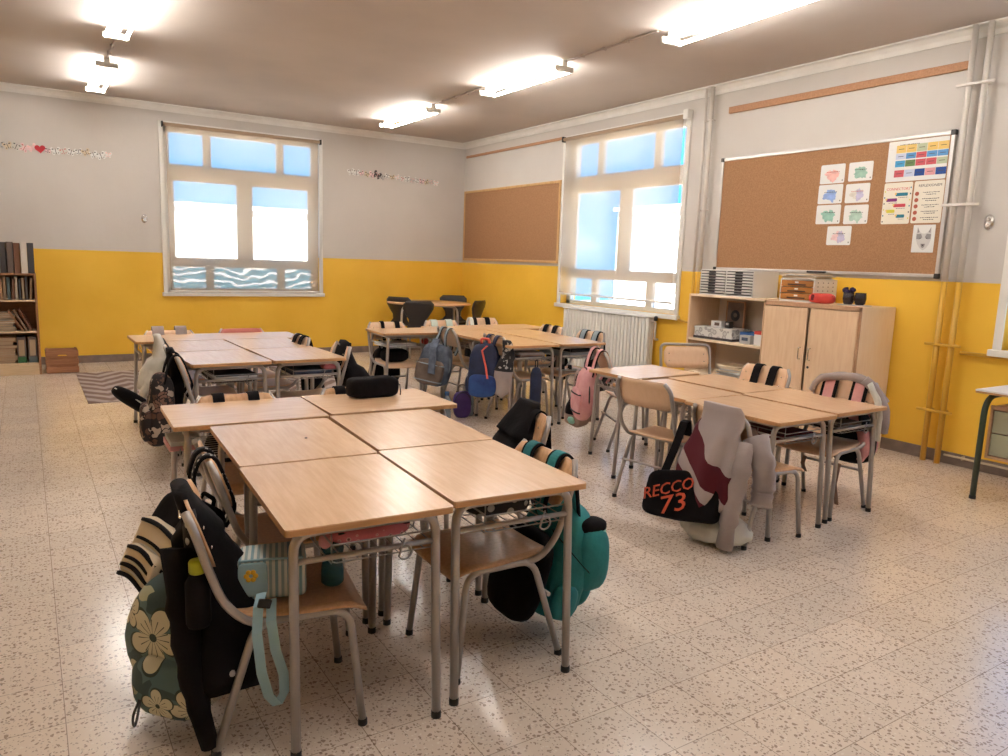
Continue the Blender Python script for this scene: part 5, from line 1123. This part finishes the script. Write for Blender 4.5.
def sorter():
    o = thing('letter_tray_unit', 'white plastic sorting unit with two columns of thin trays, on the shelving', 'tray unit', (-.27, -5.885, 1.201)); w, d, h = .64, .36, .245
    b = MB().box((0, 0, .006), (d, w, .012), .003).box((0, 0, h-.005), (d, w, .010), .003).box((d/2-.006, 0, h/2), (.010, w-.01, h-.015))
    for y in (-w/2+.006, 0, w/2-.006): b.box((0, y, h/2), (d-.01, .010, h-.015), .002)
    b.build('casing', 'white_lam', o)
    for c in (-1, 1):
        for k in range(8):
            z = .026+k*.0265
            t_ = MB().box((-.01, c*w/4, z), (d-.01, w/2-.02, .004)).box((-d/2-.004, c*w/4, z+.006), (.010, w/2-.018, .015), .003).build('tray', 'white_metal', o)
            MB().box((-d/2+.006, c*w/4, z+.017), (.006, w/2-.02, .009)).box((-d/2-.0095, c*w/4, z+.008), (.003, .085, .014), .001).build('finger_slot', 'ink', t_)
sorter()
def drawerbox():
    o = thing('drawer_box', 'small desk-top drawer box with three orange drawers, on the cabinet', 'drawer box', (-.26, -6.645, 1.192)); w, d, h = .34, .32, .20
    b = MB().box((0, 0, .008), (d, w, .016), .004).box((0, 0, h-.006), (d, w, .012), .004).box((d/2-.006, 0, h/2), (.010, w-.01, h-.01))
    for s in (-1, 1): b.box((0, s*(w/2-.005), h/2), (d, .010, h-.01), .003)
    b.build('casing', 'white_lam', o)
    b = MB()
    for i in range(4):
        for k in range(5): b.box((-d/2+.05+i*.07, -w/2-.0005, .035+k*.034), (.011, .003, .007))
    b.build('side_perforation', 'ink', o)
    for k in range(3):
        z = .045+k*.057
        dr = MB().box((-d/2+.004, 0, z), (.016, w-.026, .052), .003).build('drawer', 'orange_drawer', o)
        MB().box((-d/2-.005, 0, z-.010), (.004, .18, .012), .001).build('pull_slot', 'dark_slot', dr)
        MB().box((-d/2-.0065, .0, z+.010), (.003, .035, .014), .001).build('label_holder', 'paper', dr)
drawerbox()
def paper_pile(label, loc, n, w, d, rz=0., seed=0, m=('paper', 'paper_grey', 'cream'), th=.006, name='paper_pile', cat='papers'):
    o = thing(name, label, cat, loc, rz); rnd = random.Random(seed); z = 0
    for k in range(n):
        t = th*rnd.uniform(.5, 1.4); MB().box((rnd.uniform(-.02, .02), rnd.uniform(-.025, .025), z+t/2), (w*rnd.uniform(.85, 1), d*rnd.uniform(.85, 1), t-.0004), .001, rot=Matrix.Rotation(rnd.uniform(-.2, .2), 3, 'Z')).build('sheet_stack', rnd.choice(m), o); z += t
    return o
pp = paper_pile('loose papers lying on top of the orange drawer box', (-.28, -6.64, 1.3925), 6, .30, .33, 0, 3, th=.008)
MB().ribbon([(-.12, .16, .02), (-.13, .10, .035), (-.135, .0, .030), (-.13, -.08, .034)], .06, .002, side=(1, 0, .1)).build('curled_sheet', 'paper', pp)
tag(MB().box((0, 0, .009), (.04, .16, .018), .006).build('black_box', 'black_plastic', loc=(-.25, -6.70, 1.445), rz=R(10)), 'flat black case on the loose papers above the orange drawers', 'case')
o = thing('red_pencil_case', 'red fabric pencil case lying on the cabinet in front of the drawer box', 'pencil case', (-.40, -6.885, 1.192), R(3))
MB().blob((0, 0, .044), (.09, .235, .088), 2.8, 22, 16, fn=lambda q: wr(q, 10, .006, 2)).build('case_body', 'red', o)
MB().tube([(-.02, -.105, .065), (-.012, 0, .083), (-.02, .105, .066)], .004, 5).build('zipper', 'maroon', o)
MB().prism(rrect(.05, .03, .010, 2), .002, mx=Matrix.Translation((-.043, .06, .05)) @ Matrix.Rotation(R(-90), 4, 'Y')).build('dark_patch', 'maroon', o)
tag(MB().box((0, 0, .003), (.11, .24, .006), .002).build('small_mat', 'paper_grey', loc=(-.32, -7.13, 1.192)), 'thin grey mat under the two smoked glass cups', 'mat')
def cup(label, x, y, flower):
    o = thing('glass_cup', label, 'cup', (x, y, 1.1985)); o.scale = (1.22, 1.22, 1.12)
    MB().lathe([(.024, .0), (.033, .012), (.038, .045), (.034, .088), (.031, .088), (.034, .045), (.029, .014), (.005, .008)], 20).build('cup_body', 'smoked_glass', o)
    if not flower: MB().lathe([(.003, .010), (.027, .014), (.031, .035), (.003, .04)], 16).build('candle', 'cream', o)
cup('smoked glass cup holding a dark blue cloth flower, on the cabinet', -.32, -7.075, True)
cup('smoked glass cup standing at the right, nearest the cabinet corner', -.32, -7.178, False)
o = thing('cloth_flower', 'dark blue ruffled cloth flower in the left glass cup on the cabinet', 'flower', (-.32, -7.07, 1.288))
b = MB(); rnd = random.Random(2)
for k in range(11):
    a = k*2.4; b.blob((.028*math.cos(a)*(.4+.6*(k % 3)/2), .036*math.sin(a), .014+.008*(k % 4)), (.038, .040, .030), 2.2, 12, 8, fn=lambda q: wr(q, 40, .006, k))
b.build('petals', 'flower_navy', o); MB().tube([(0, 0, -.07), (0, 0, .01)], .004, 5).build('stem', 'flower_navy', o)
o = thing('patterned_box', 'white storage box with large grey dots on the middle shelf', 'box', (-.28, -5.735, .767), R(2))
MB().box((0, 0, .055), (.26, .46, .09), .004).build('box_body', 'spotted_box', o); MB().box((0, 0, .012), (.27, .475, .024), .003).build('dark_base', 'ink', o); MB().box((0, 0, .108), (.268, .468, .018), .003).build('lid', 'spotted_box', o)
o = thing('framed_picture', 'dark square picture frame with a round figure, standing on the middle shelf', 'picture frame', (-.14, -5.665, .77), 0)
MB().box((0, .0, .20), (.014, .012, .34)).box((0, -.215, .20), (.014, .012, .34)).box((0, -.107, .366), (.014, .227, .012)).box((0, -.107, .034), (.014, .227, .012)).build('frame', 'rail_wood', o)
MB().box((.004, -.107, .20), (.006, .21, .33)).build('backing', 'taupe', o)
d_ = MB().lathe([(.001, 0), (.055, 0), (.055, .002), (.001, .002)], 24).build('round_figure', 'charcoal', o); d_.rotation_euler = (0, R(-90), 0); d_.location = (0, -.107, .23)
d_ = MB().lathe([(.001, 0), (.022, 0), (.022, .002), (.001, .002)], 18).build('figure_centre', 'taupe', o); d_.rotation_euler = (0, R(-90), 0); d_.location = (-.002, -.107, .235)
o = thing('small_box', 'small white box with a brown label, on top of the dotted box', 'box', (-.29, -5.70, .886)); MB().box((0, 0, .03), (.07, .13, .06), .003).build('box_body', 'paper', o); MB().box((-.036, -.01, .03), (.002, .06, .03)).build('label', 'taupe', o)
o = thing('black_cube', 'small black object beside the white box on the dotted box', 'box', (-.29, -5.83, .886)); MB().box((0, 0, .032), (.05, .062, .064), .006).build('box_body', 'black_plastic', o); MB().box((-.026, 0, .04), (.002, .03, .02)).build('face', 'paper_grey', o)
o = thing('blue_box', 'blue open box on the middle shelf, right of the dotted box', 'box', (-.24, -6.11, .767)); MB().box((0, 0, .006), (.18, .22, .012)).box((-.085, 0, .05), (.01, .22, .10), .003).box((.085, 0, .05), (.01, .22, .10), .003).box((0, .105, .05), (.16, .01, .10)).box((0, -.105, .05), (.16, .01, .10)).build('box_body', 'tissue_blue', o); MB().box((0, 0, .06), (.14, .19, .02)).build('contents', 'navy', o)
o = thing('grey_box', 'small grey box standing in front of the blue box', 'box', (-.38, -6.13, .767)); MB().box((0, 0, .04), (.06, .12, .08), .004).build('box_body', 'taupe_l', o) if 'taupe_l' in M else MB().box((0, 0, .04), (.06, .12, .08), .004).build('box_body', 'paper_grey', o)
MB().box((-.031, 0, .045), (.002, .07, .03)).build('label', 'slate', o)
o = thing('red_white_box', 'red and white carton at the right end of the middle shelf', 'box', (-.36, -6.27, .767)); MB().box((0, 0, .05), (.08, .09, .10), .003).build('box_body', 'paper', o); MB().box((0, 0, .115), (.082, .092, .03), .003).build('red_top', 'red', o)
paper_pile('stack of papers and magazines on the bottom visible shelf, left', (-.28, -5.95, .432), 9, .26, .30, .1, 5, th=.012)
paper_pile('spread pile of booklets on the bottom visible shelf, right', (-.28, -6.21, .432), 8, .24, .20, -.2, 8, th=.012)

# ------------------------------------------------------------------ bookshelf, books and crate at the left edge
BX, BY = -5.94, -.85
def bookshelf():
    w, d, h = 1.0, .34, 1.14; o = thing('bookshelf', 'wooden bookshelf full of books at the left edge of the photo', 'bookshelf', (BX-w/2, BY+d/2, 0))
    for s in (-1, 1): MB().box((s*(w/2-.011), 0, h/2), (.022, d, h), .002).build('side_panel', 'shelf_side', o)
    MB().box((0, d/2-.008, h/2), (w-.044, .010, h-.02)).build('back_panel', 'shelf_side', o)
    for z in (.125, .485, .835): MB().box((0, -.002, z), (w-.046, d-.012, .020), .002).build('shelf_board', 'shelf_wood', o)
    MB().box((0, 0, h-.010), (w-.046, d, .022), .002).build('top_board', 'shelf_side', o)
    MB().box((0, -d/2+.012, .057), (w-.046, .018, .114), .002).build('plinth', 'shelf_wood', o)
bookshelf()
for n_, c_ in (('bk1', (.30, .20, .12)), ('bk2', (.12, .09, .08)), ('bk3', (.42, .30, .19)), ('bk4', (.06, .055, .06)), ('bk5', (.50, .42, .32)), ('bk6', (.20, .09, .05)), ('bk7', (.10, .13, .13)), ('bk8', (.44, .24, .12)), ('bk9', (.62, .56, .50)), ('green_label', (.02, .10, .03))): M[n_] = mat(n_, c_, .55)
def book(label, loc, dims, m, lean=0., group=None, flat=False, name='book', cat='book'):
    o = thing(name, label, cat, loc, 0, group); t, d, h = dims; rot = Matrix.Rotation(lean, 3, 'Y')
    b = MB()
    if not flat:
        b.box(rot @ Vector((-t/2+.0015, 0, h/2)), (.003, d, h), 0, rot=rot); b.box(rot @ Vector((t/2-.0015, 0, h/2)), (.003, d, h), 0, rot=rot); b.box(rot @ Vector((0, -d/2+.0015, h/2)), (t, .003, h), 0, rot=rot); b.build('cover', m, o)
        MB().box(rot @ Vector((0, .001, h/2)), (t-.006, d-.008, h-.008), 0, rot=rot).build('pages', 'bk3', o)
    else:
        b.box((0, 0, .0015), (t, d, .003)); b.box((0, 0, h-.0015), (t, d, .003)); b.box((-t/2+.0015 if int(loc[2]*1e4) % 2 else t/2-.0015, 0, h/2), (.003, d, h)); b.build('cover', m, o)
        MB().box((0, .001, h/2), (t-.008, d-.006, h-.007)).build('pages', 'bk3', o)
    return o
yy = BY+.14; rnd = random.Random(11); mm = ['bk1', 'bk2', 'bk3', 'bk4', 'bk5', 'bk6', 'bk7', 'bk1', 'bk8', 'bk2', 'bk3']
x = BX-.05; words = ['first', 'second', 'third', 'fourth', 'fifth', 'sixth', 'seventh', 'eighth', 'ninth', 'tenth', 'eleventh', 'twelfth']
for k in range(11):
    t = rnd.uniform(.022, .036); h = rnd.uniform(.215, .265); x -= t/2
    book('%s thin upright book from the right end of the upper bookshelf row' % words[k], (x, yy, .846), (t, .20, h), mm[k], R(rnd.choice([0, 0, 2, 4])), 'upright books on the upper bookshelf row'); x -= t/2+.006
x = BX-.19
z = .496
for k in range(9):
    h = rnd.uniform(.016, .030); w_ = rnd.uniform(.24, .30)
    book('%s book from the bottom of the flat pile in the middle bookshelf row' % words[k], (BX-.36+rnd.uniform(-.02, .02), yy, z), (w_, .20, h), rnd.choice(['bk5', 'bk9', 'bk2', 'bk7', 'bk3', 'bk9']), 0, 'flat pile of books in the middle row', True); z += h+.0005
for k, (dx, ln) in enumerate(((-.075, -24), (-.115, -27), (-.155, -30))):
    book(['rightmost', 'middle', 'leftmost'][k]+' of the three books leaning beside the flat pile, middle bookshelf row', (BX+dx, yy, .500), (.022, .20, .26), ['bk6', 'bk1', 'bk8'][k], R(ln), 'leaning books in the middle row')
z = .136
for k in range(8):
    h = rnd.uniform(.026, .042); w_ = rnd.uniform(.22, .27)
    if z+h > .44: break
    book('%s book from the bottom of the brown pile in the lowest bookshelf row' % words[k], (BX-.355+rnd.uniform(-.02, .02), yy, z), (w_, .21, h), ['bk6', 'bk3', 'bk8', 'bk5', 'bk8', 'bk6', 'bk1', 'bk8'][k], 0, 'pile of brown books in the lowest row', True); z += h+.0005
for k, dx in enumerate((-.075, -.180)):
    o = thing('box_file', ['rightmost', 'left'][k]+' upright box file with a dark green base in the lowest bookshelf row', 'box file', (BX+dx, yy, .136), 0, 'box files in the lowest row')
    MB().box((0, 0, .145), (.085, .22, .29), .003).build('file_body', 'bk2', o); MB().box((.0, -.1105, .17), (.055, .003, .18)).build('spine_label', 'bk3', o); MB().box((0, -.1105, .035), (.083, .003, .066)).build('base_label', 'green_label' if k else 'bk7', o)
for k, (dx, h, m) in enumerate(((-.040, .335, 'bk4'), (-.104, .34, 'bk9'), (-.168, .33, 'bk6'), (-.232, .34, 'bk2'), (-.296, .335, 'bk4'), (-.360, .33, 'paper_grey'), (-.424, .33, 'bk2'))):
    book(['black folder at the right end of the row on top of the bookshelf', 'tall white magazine with a dark picture on top of the bookshelf', 'reddish-brown album standing on top of the bookshelf', 'black-brown album on top of the bookshelf, left of the reddish-brown one', 'black album standing in the middle of the row on top of the bookshelf', 'light grey magazine standing on top of the bookshelf', 'dark album at the left end of the row on top of the bookshelf'][k], (BX+dx, BY+.13-.02*(k % 2), 1.1415), (.0625, .22, h), m, 0, 'albums on top of the bookshelf')
def crate():
    w, d, h = .325, .30, .27; o = thing('wooden_crate', 'small reddish-brown slatted wooden crate beside the bookshelf', 'crate', (BX+.045+w/2, BY+d/2+.01, 0))
    for sx in (-1, 1):
        for sy in (-1, 1): MB().box((sx*(w/2-.018), sy*(d/2-.018), h/2), (.022, .022, h-.004), .002).build('corner_post', 'crate_wood', o)
    for k in range(3):
        z = .042+k*.092
        for s in (-1, 1):
            if k == 2:
                b = MB().prism([(-w/2, -.030), (-.055, -.030), (-.035, -.010), (.035, -.010), (.055, -.030), (w/2, -.030), (w/2, .034), (-w/2, .034)], .010, mx=Matrix.Translation((0, s*(d/2-.003)+.005, z)) @ Matrix.Rotation(R(90), 4, 'X'))
                b.build('slat', 'crate_wood', o)
            else: MB().box((0, s*(d/2-.003), z), (w, .010, .060), .003).build('slat', 'crate_wood', o)
            MB().box((s*(w/2-.003), 0, z), (.010, d-.02, .060), .003).build('slat', 'crate_wood', o)
    MB().box((0, 0, .008), (w-.02, d-.02, .010)).build('bottom_board', 'crate_wood', o)
crate()

# ------------------------------------------------------------------ teacher's desk at the right edge
def teacher_desk():
    o = thing('teacher_desk', 'teacher desk with green tube legs and pale green drawers at the right edge', 'desk', (-.84, -8.37, 0)); h = .735; w, d = .70, 1.45
    MB().box((w/2, -d/2, h-.008), (w, d, .012), .003).build('desktop', 'white_lam', o); MB().box((w/2, -d/2, h-.020), (w-.002, d-.002, .014), .003).build('edge_band', 'desk_edge', o)
    for y in (-.055, -d+.055):
        f = MB().tube([(.03, y, .012), (.035, y, h-.045), (w-.035, y, h-.045), (w-.03, y, .012)], .0185, 12, rb=.13, bseg=7).build('leg_frame', 'green_steel', o)
        for x in (.03, w-.03): MB().lathe([(.017, 0), (.021, 0), (.021, .02), (.017, .022)], 12, c=(x, y, 0)).build('foot_cap', 'rubber', f)
    MB().tube([(w-.10, -.06, h-.10), (w-.10, -d+.06, h-.10)], .012, 8).build('cross_tube', 'green_steel', o)
    z0 = .28; z1 = .625; y0, y1 = -.075, -.52
    b = MB().box((.30, y0-.009, (z0+z1)/2), (.46, .018, z1-z0), .002).box((.30, y1+.009, (z0+z1)/2), (.46, .018, z1-z0), .002).box((.30, (y0+y1)/2, z0+.009), (.46, y0-y1, .018), .002).box((.30, (y0+y1)/2, z1-.009), (.46, y0-y1, .018), .002).box((.525, (y0+y1)/2, (z0+z1)/2), (.012, y0-y1-.02, z1-z0-.02)).box((.075, (y0+y1)/2, z1+.003), (.018, y0-y1, .008))
    b.build('drawer_case', 'beech_edge', o)
    for k in (0, 1):
        dr = MB().box((.082, (y0+y1)/2, z0+.022+.15*k+.074), (.016, y0-y1-.044, .143), .002).build('drawer', 'sage', o)
        MB().lathe([(.001, 0), (.012, 0), (.014, .018), (.001, .020)], 14).build('knob', 'chrome', dr); kk = list(dr.children)[-1]; kk.rotation_euler = (0, R(-90), 0); kk.location = (.074, (y0+y1)/2, z0+.022+.15*k+.09)
teacher_desk()
tag(MB().prism(rrect(.21, .29, .004, 2), .002).build('paper_sheet', 'paper', loc=(-.45, -8.62, .7335)), 'white paper sheet lying on the teacher desk', 'paper')

# ------------------------------------------------------------------ things lying in the desk trays and on seats
def soft_case(label, x, y, z, d, m, rz=0., seed=0, zip_='charcoal', name='pencil_case', p=3.4):
    o = thing(name, label, 'case', (x, y, z), rz); MB().blob((0, 0, d[2]/2), d, p, 22, 14, fn=lambda q: wr(q, 10, .005, seed)).build('case_body', m, o)
    MB().tube([(-d[0]*.44, -d[1]*.40, d[2]*.70), (0, -d[1]*.44, d[2]*.72), (d[0]*.44, -d[1]*.40, d[2]*.70)], .0035, 5).build('zipper', zip_, o); return o
def folders(label, x, y, z, w, d, ms, rz=0., th=.010, name='folder_pile', cat='folders'):
    o = thing(name, label, cat, (x, y, z), rz); rnd = random.Random(int(x*100+y*37)); q = 0
    for m in ms:
        t = th*rnd.uniform(.7, 1.3); MB().box((rnd.uniform(-.01, .01), rnd.uniform(-.015, .015), q+t/2), (w, d, t-.0005), .002, rot=Matrix.Rotation(rnd.uniform(-.08, .08), 3, 'Z')).build('folder', m, o); q += t
    return o
ZA, ZB, ZT = .708-.0345-.107, .664-.0345-.107, .739-.0345-.107
pc = soft_case('pink and black printed case in the tray of the nearest desk', -5.165, -8.60, ZA, (.27, .14, .065), 'pink_print', R(0), 1)
MB().blob((-.15, -.03, .02), (.045, .045, .045), 2, 12, 8, fn=lambda q: wr(q, 60, .005)).build('pompom', 'pink', pc)
folders('books lying deeper in the tray of the nearest desk', -5.16, -8.36, ZA, .24, .24, ['taupe', 'paper_grey', 'navy'], R(-3))
soft_case('black case with small white print in the tray of the front right near desk', -4.67, -8.58, ZA, (.24, .15, .075), 'skull_print', 0, 2)
folders('notebooks in the tray of the second desk of the near group', -5.11, -7.80, ZA, .25, .32, ['navy', 'paper_grey', 'taupe'], R(-3))
o = folders('pink and white notebook sticking out of the tray at the near group\'s left end', -5.475, -7.18, ZA+.004, .13, .20, ['pink', 'white_cloth'], R(-2), .022)
folders('maroon and white folders in the tray of the front left desk, right group', -2.44, -8.02, ZB, .27, .42, ['maroon', 'paper', 'maroon'], 0, .011)
o = thing('paper_folder', 'pale folded folder with three dark holes poking out under the right group desk', 'folder', (-2.635, -7.98, ZB-.02), R(0))
MB().box((0, 0, .035), (.006, .24, .10), .002, rot=Matrix.Rotation(R(-35), 3, 'Y')).build('cover', 'grey_cloth', o)
for k, (a_, b_) in enumerate(((-.05, .03), (-.02, .045), (.0, .02))): MB().box((-.008+.0*k, a_, b_), (.012, .016, .016), .004, rot=Matrix.Rotation(R(-35), 3, 'Y')).build('hole', 'ink', o)
folders('dark books in the tray of the front right desk of the right group', -1.90, -7.98, ZB, .26, .40, ['charcoal', 'paper_grey', 'taupe'], 0, .012)
folders('pink folder in the tray at the far end of the right group', -2.10, -6.68, ZB, .45, .24, ['pink', 'paper', 'red'], R(2), .014)
folders('grey folders in the tray of the front left desk, far left group', -4.90, -5.45, ZT, .27, .45, ['charcoal', 'paper_grey', 'paper', 'charcoal'], 0, .012)
folders('blue and white folders in the tray of the front right desk, far left group', -4.37, -5.44, ZT, .27, .42, ['paper', 'navy', 'slate'], 0, .014)
soft_case('dark red floral case at the right end of a tray in the far left group', -4.23, -5.60, ZT+.045, (.13, .12, .055), 'pink_print', 0, 4)
folders('white papers in the tray of the leftmost desk, far middle group', -2.98, -3.98, ZT, .34, .25, ['paper', 'paper_grey', 'paper'], R(4), .008)
tag(MB().blob((0, 0, .036), (.075, .075, .072), 2., 20, 14).build('red_ball', 'ball_red', loc=(-2.70, -4.07, ZT+.004)), 'dark red ball in the tray of the leftmost desk, far middle group', 'ball')
folders('pale notebooks in the tray of the front left desk, far middle group', -2.28, -5.14, ZT, .26, .42, ['paper_grey', 'charcoal', 'mauve', 'paper_grey'], R(-2), .016)
folders('grey-blue folder in the tray of the front right desk, far middle group', -1.74, -5.16, ZT, .28, .46, ['bluegrey', 'bluegrey', 'charcoal'], R(-1), .026)
soft_case('black bag standing on the seat under the leftmost desk of the far middle group', -2.98, -3.96, .428, (.28, .16, .13), 'black', 0, 7, name='seat_bag')
o = thing('sandal', 'white and black sandal lying on the seat before the radiator', 'shoe', (-1.66, -5.06, .428), R(60))
MB().prism(rrect(.08, .20, .035, 4), .016).build('sole', 'paper', o)
for y in (.04, -.03): MB().ribbon([(-.04, y, .015), (-.025, y, .045), (.0, y, .055), (.025, y, .045), (.04, y, .015)], .03, .004, side=(0, 1, 0)).build('strap', 'ink', o)
tag(MB().box((0, 0, .004), (.20, .14, .006), .002).build('seat_reflection', 'paleblue', loc=(-2.14, -6.52, .428-.02+.012), rz=R(10)), 'painted pale blue reflection on the seat at the far end of the right group', 'sheet')  # blue reflection on the seat, modelled as a thin coloured slab
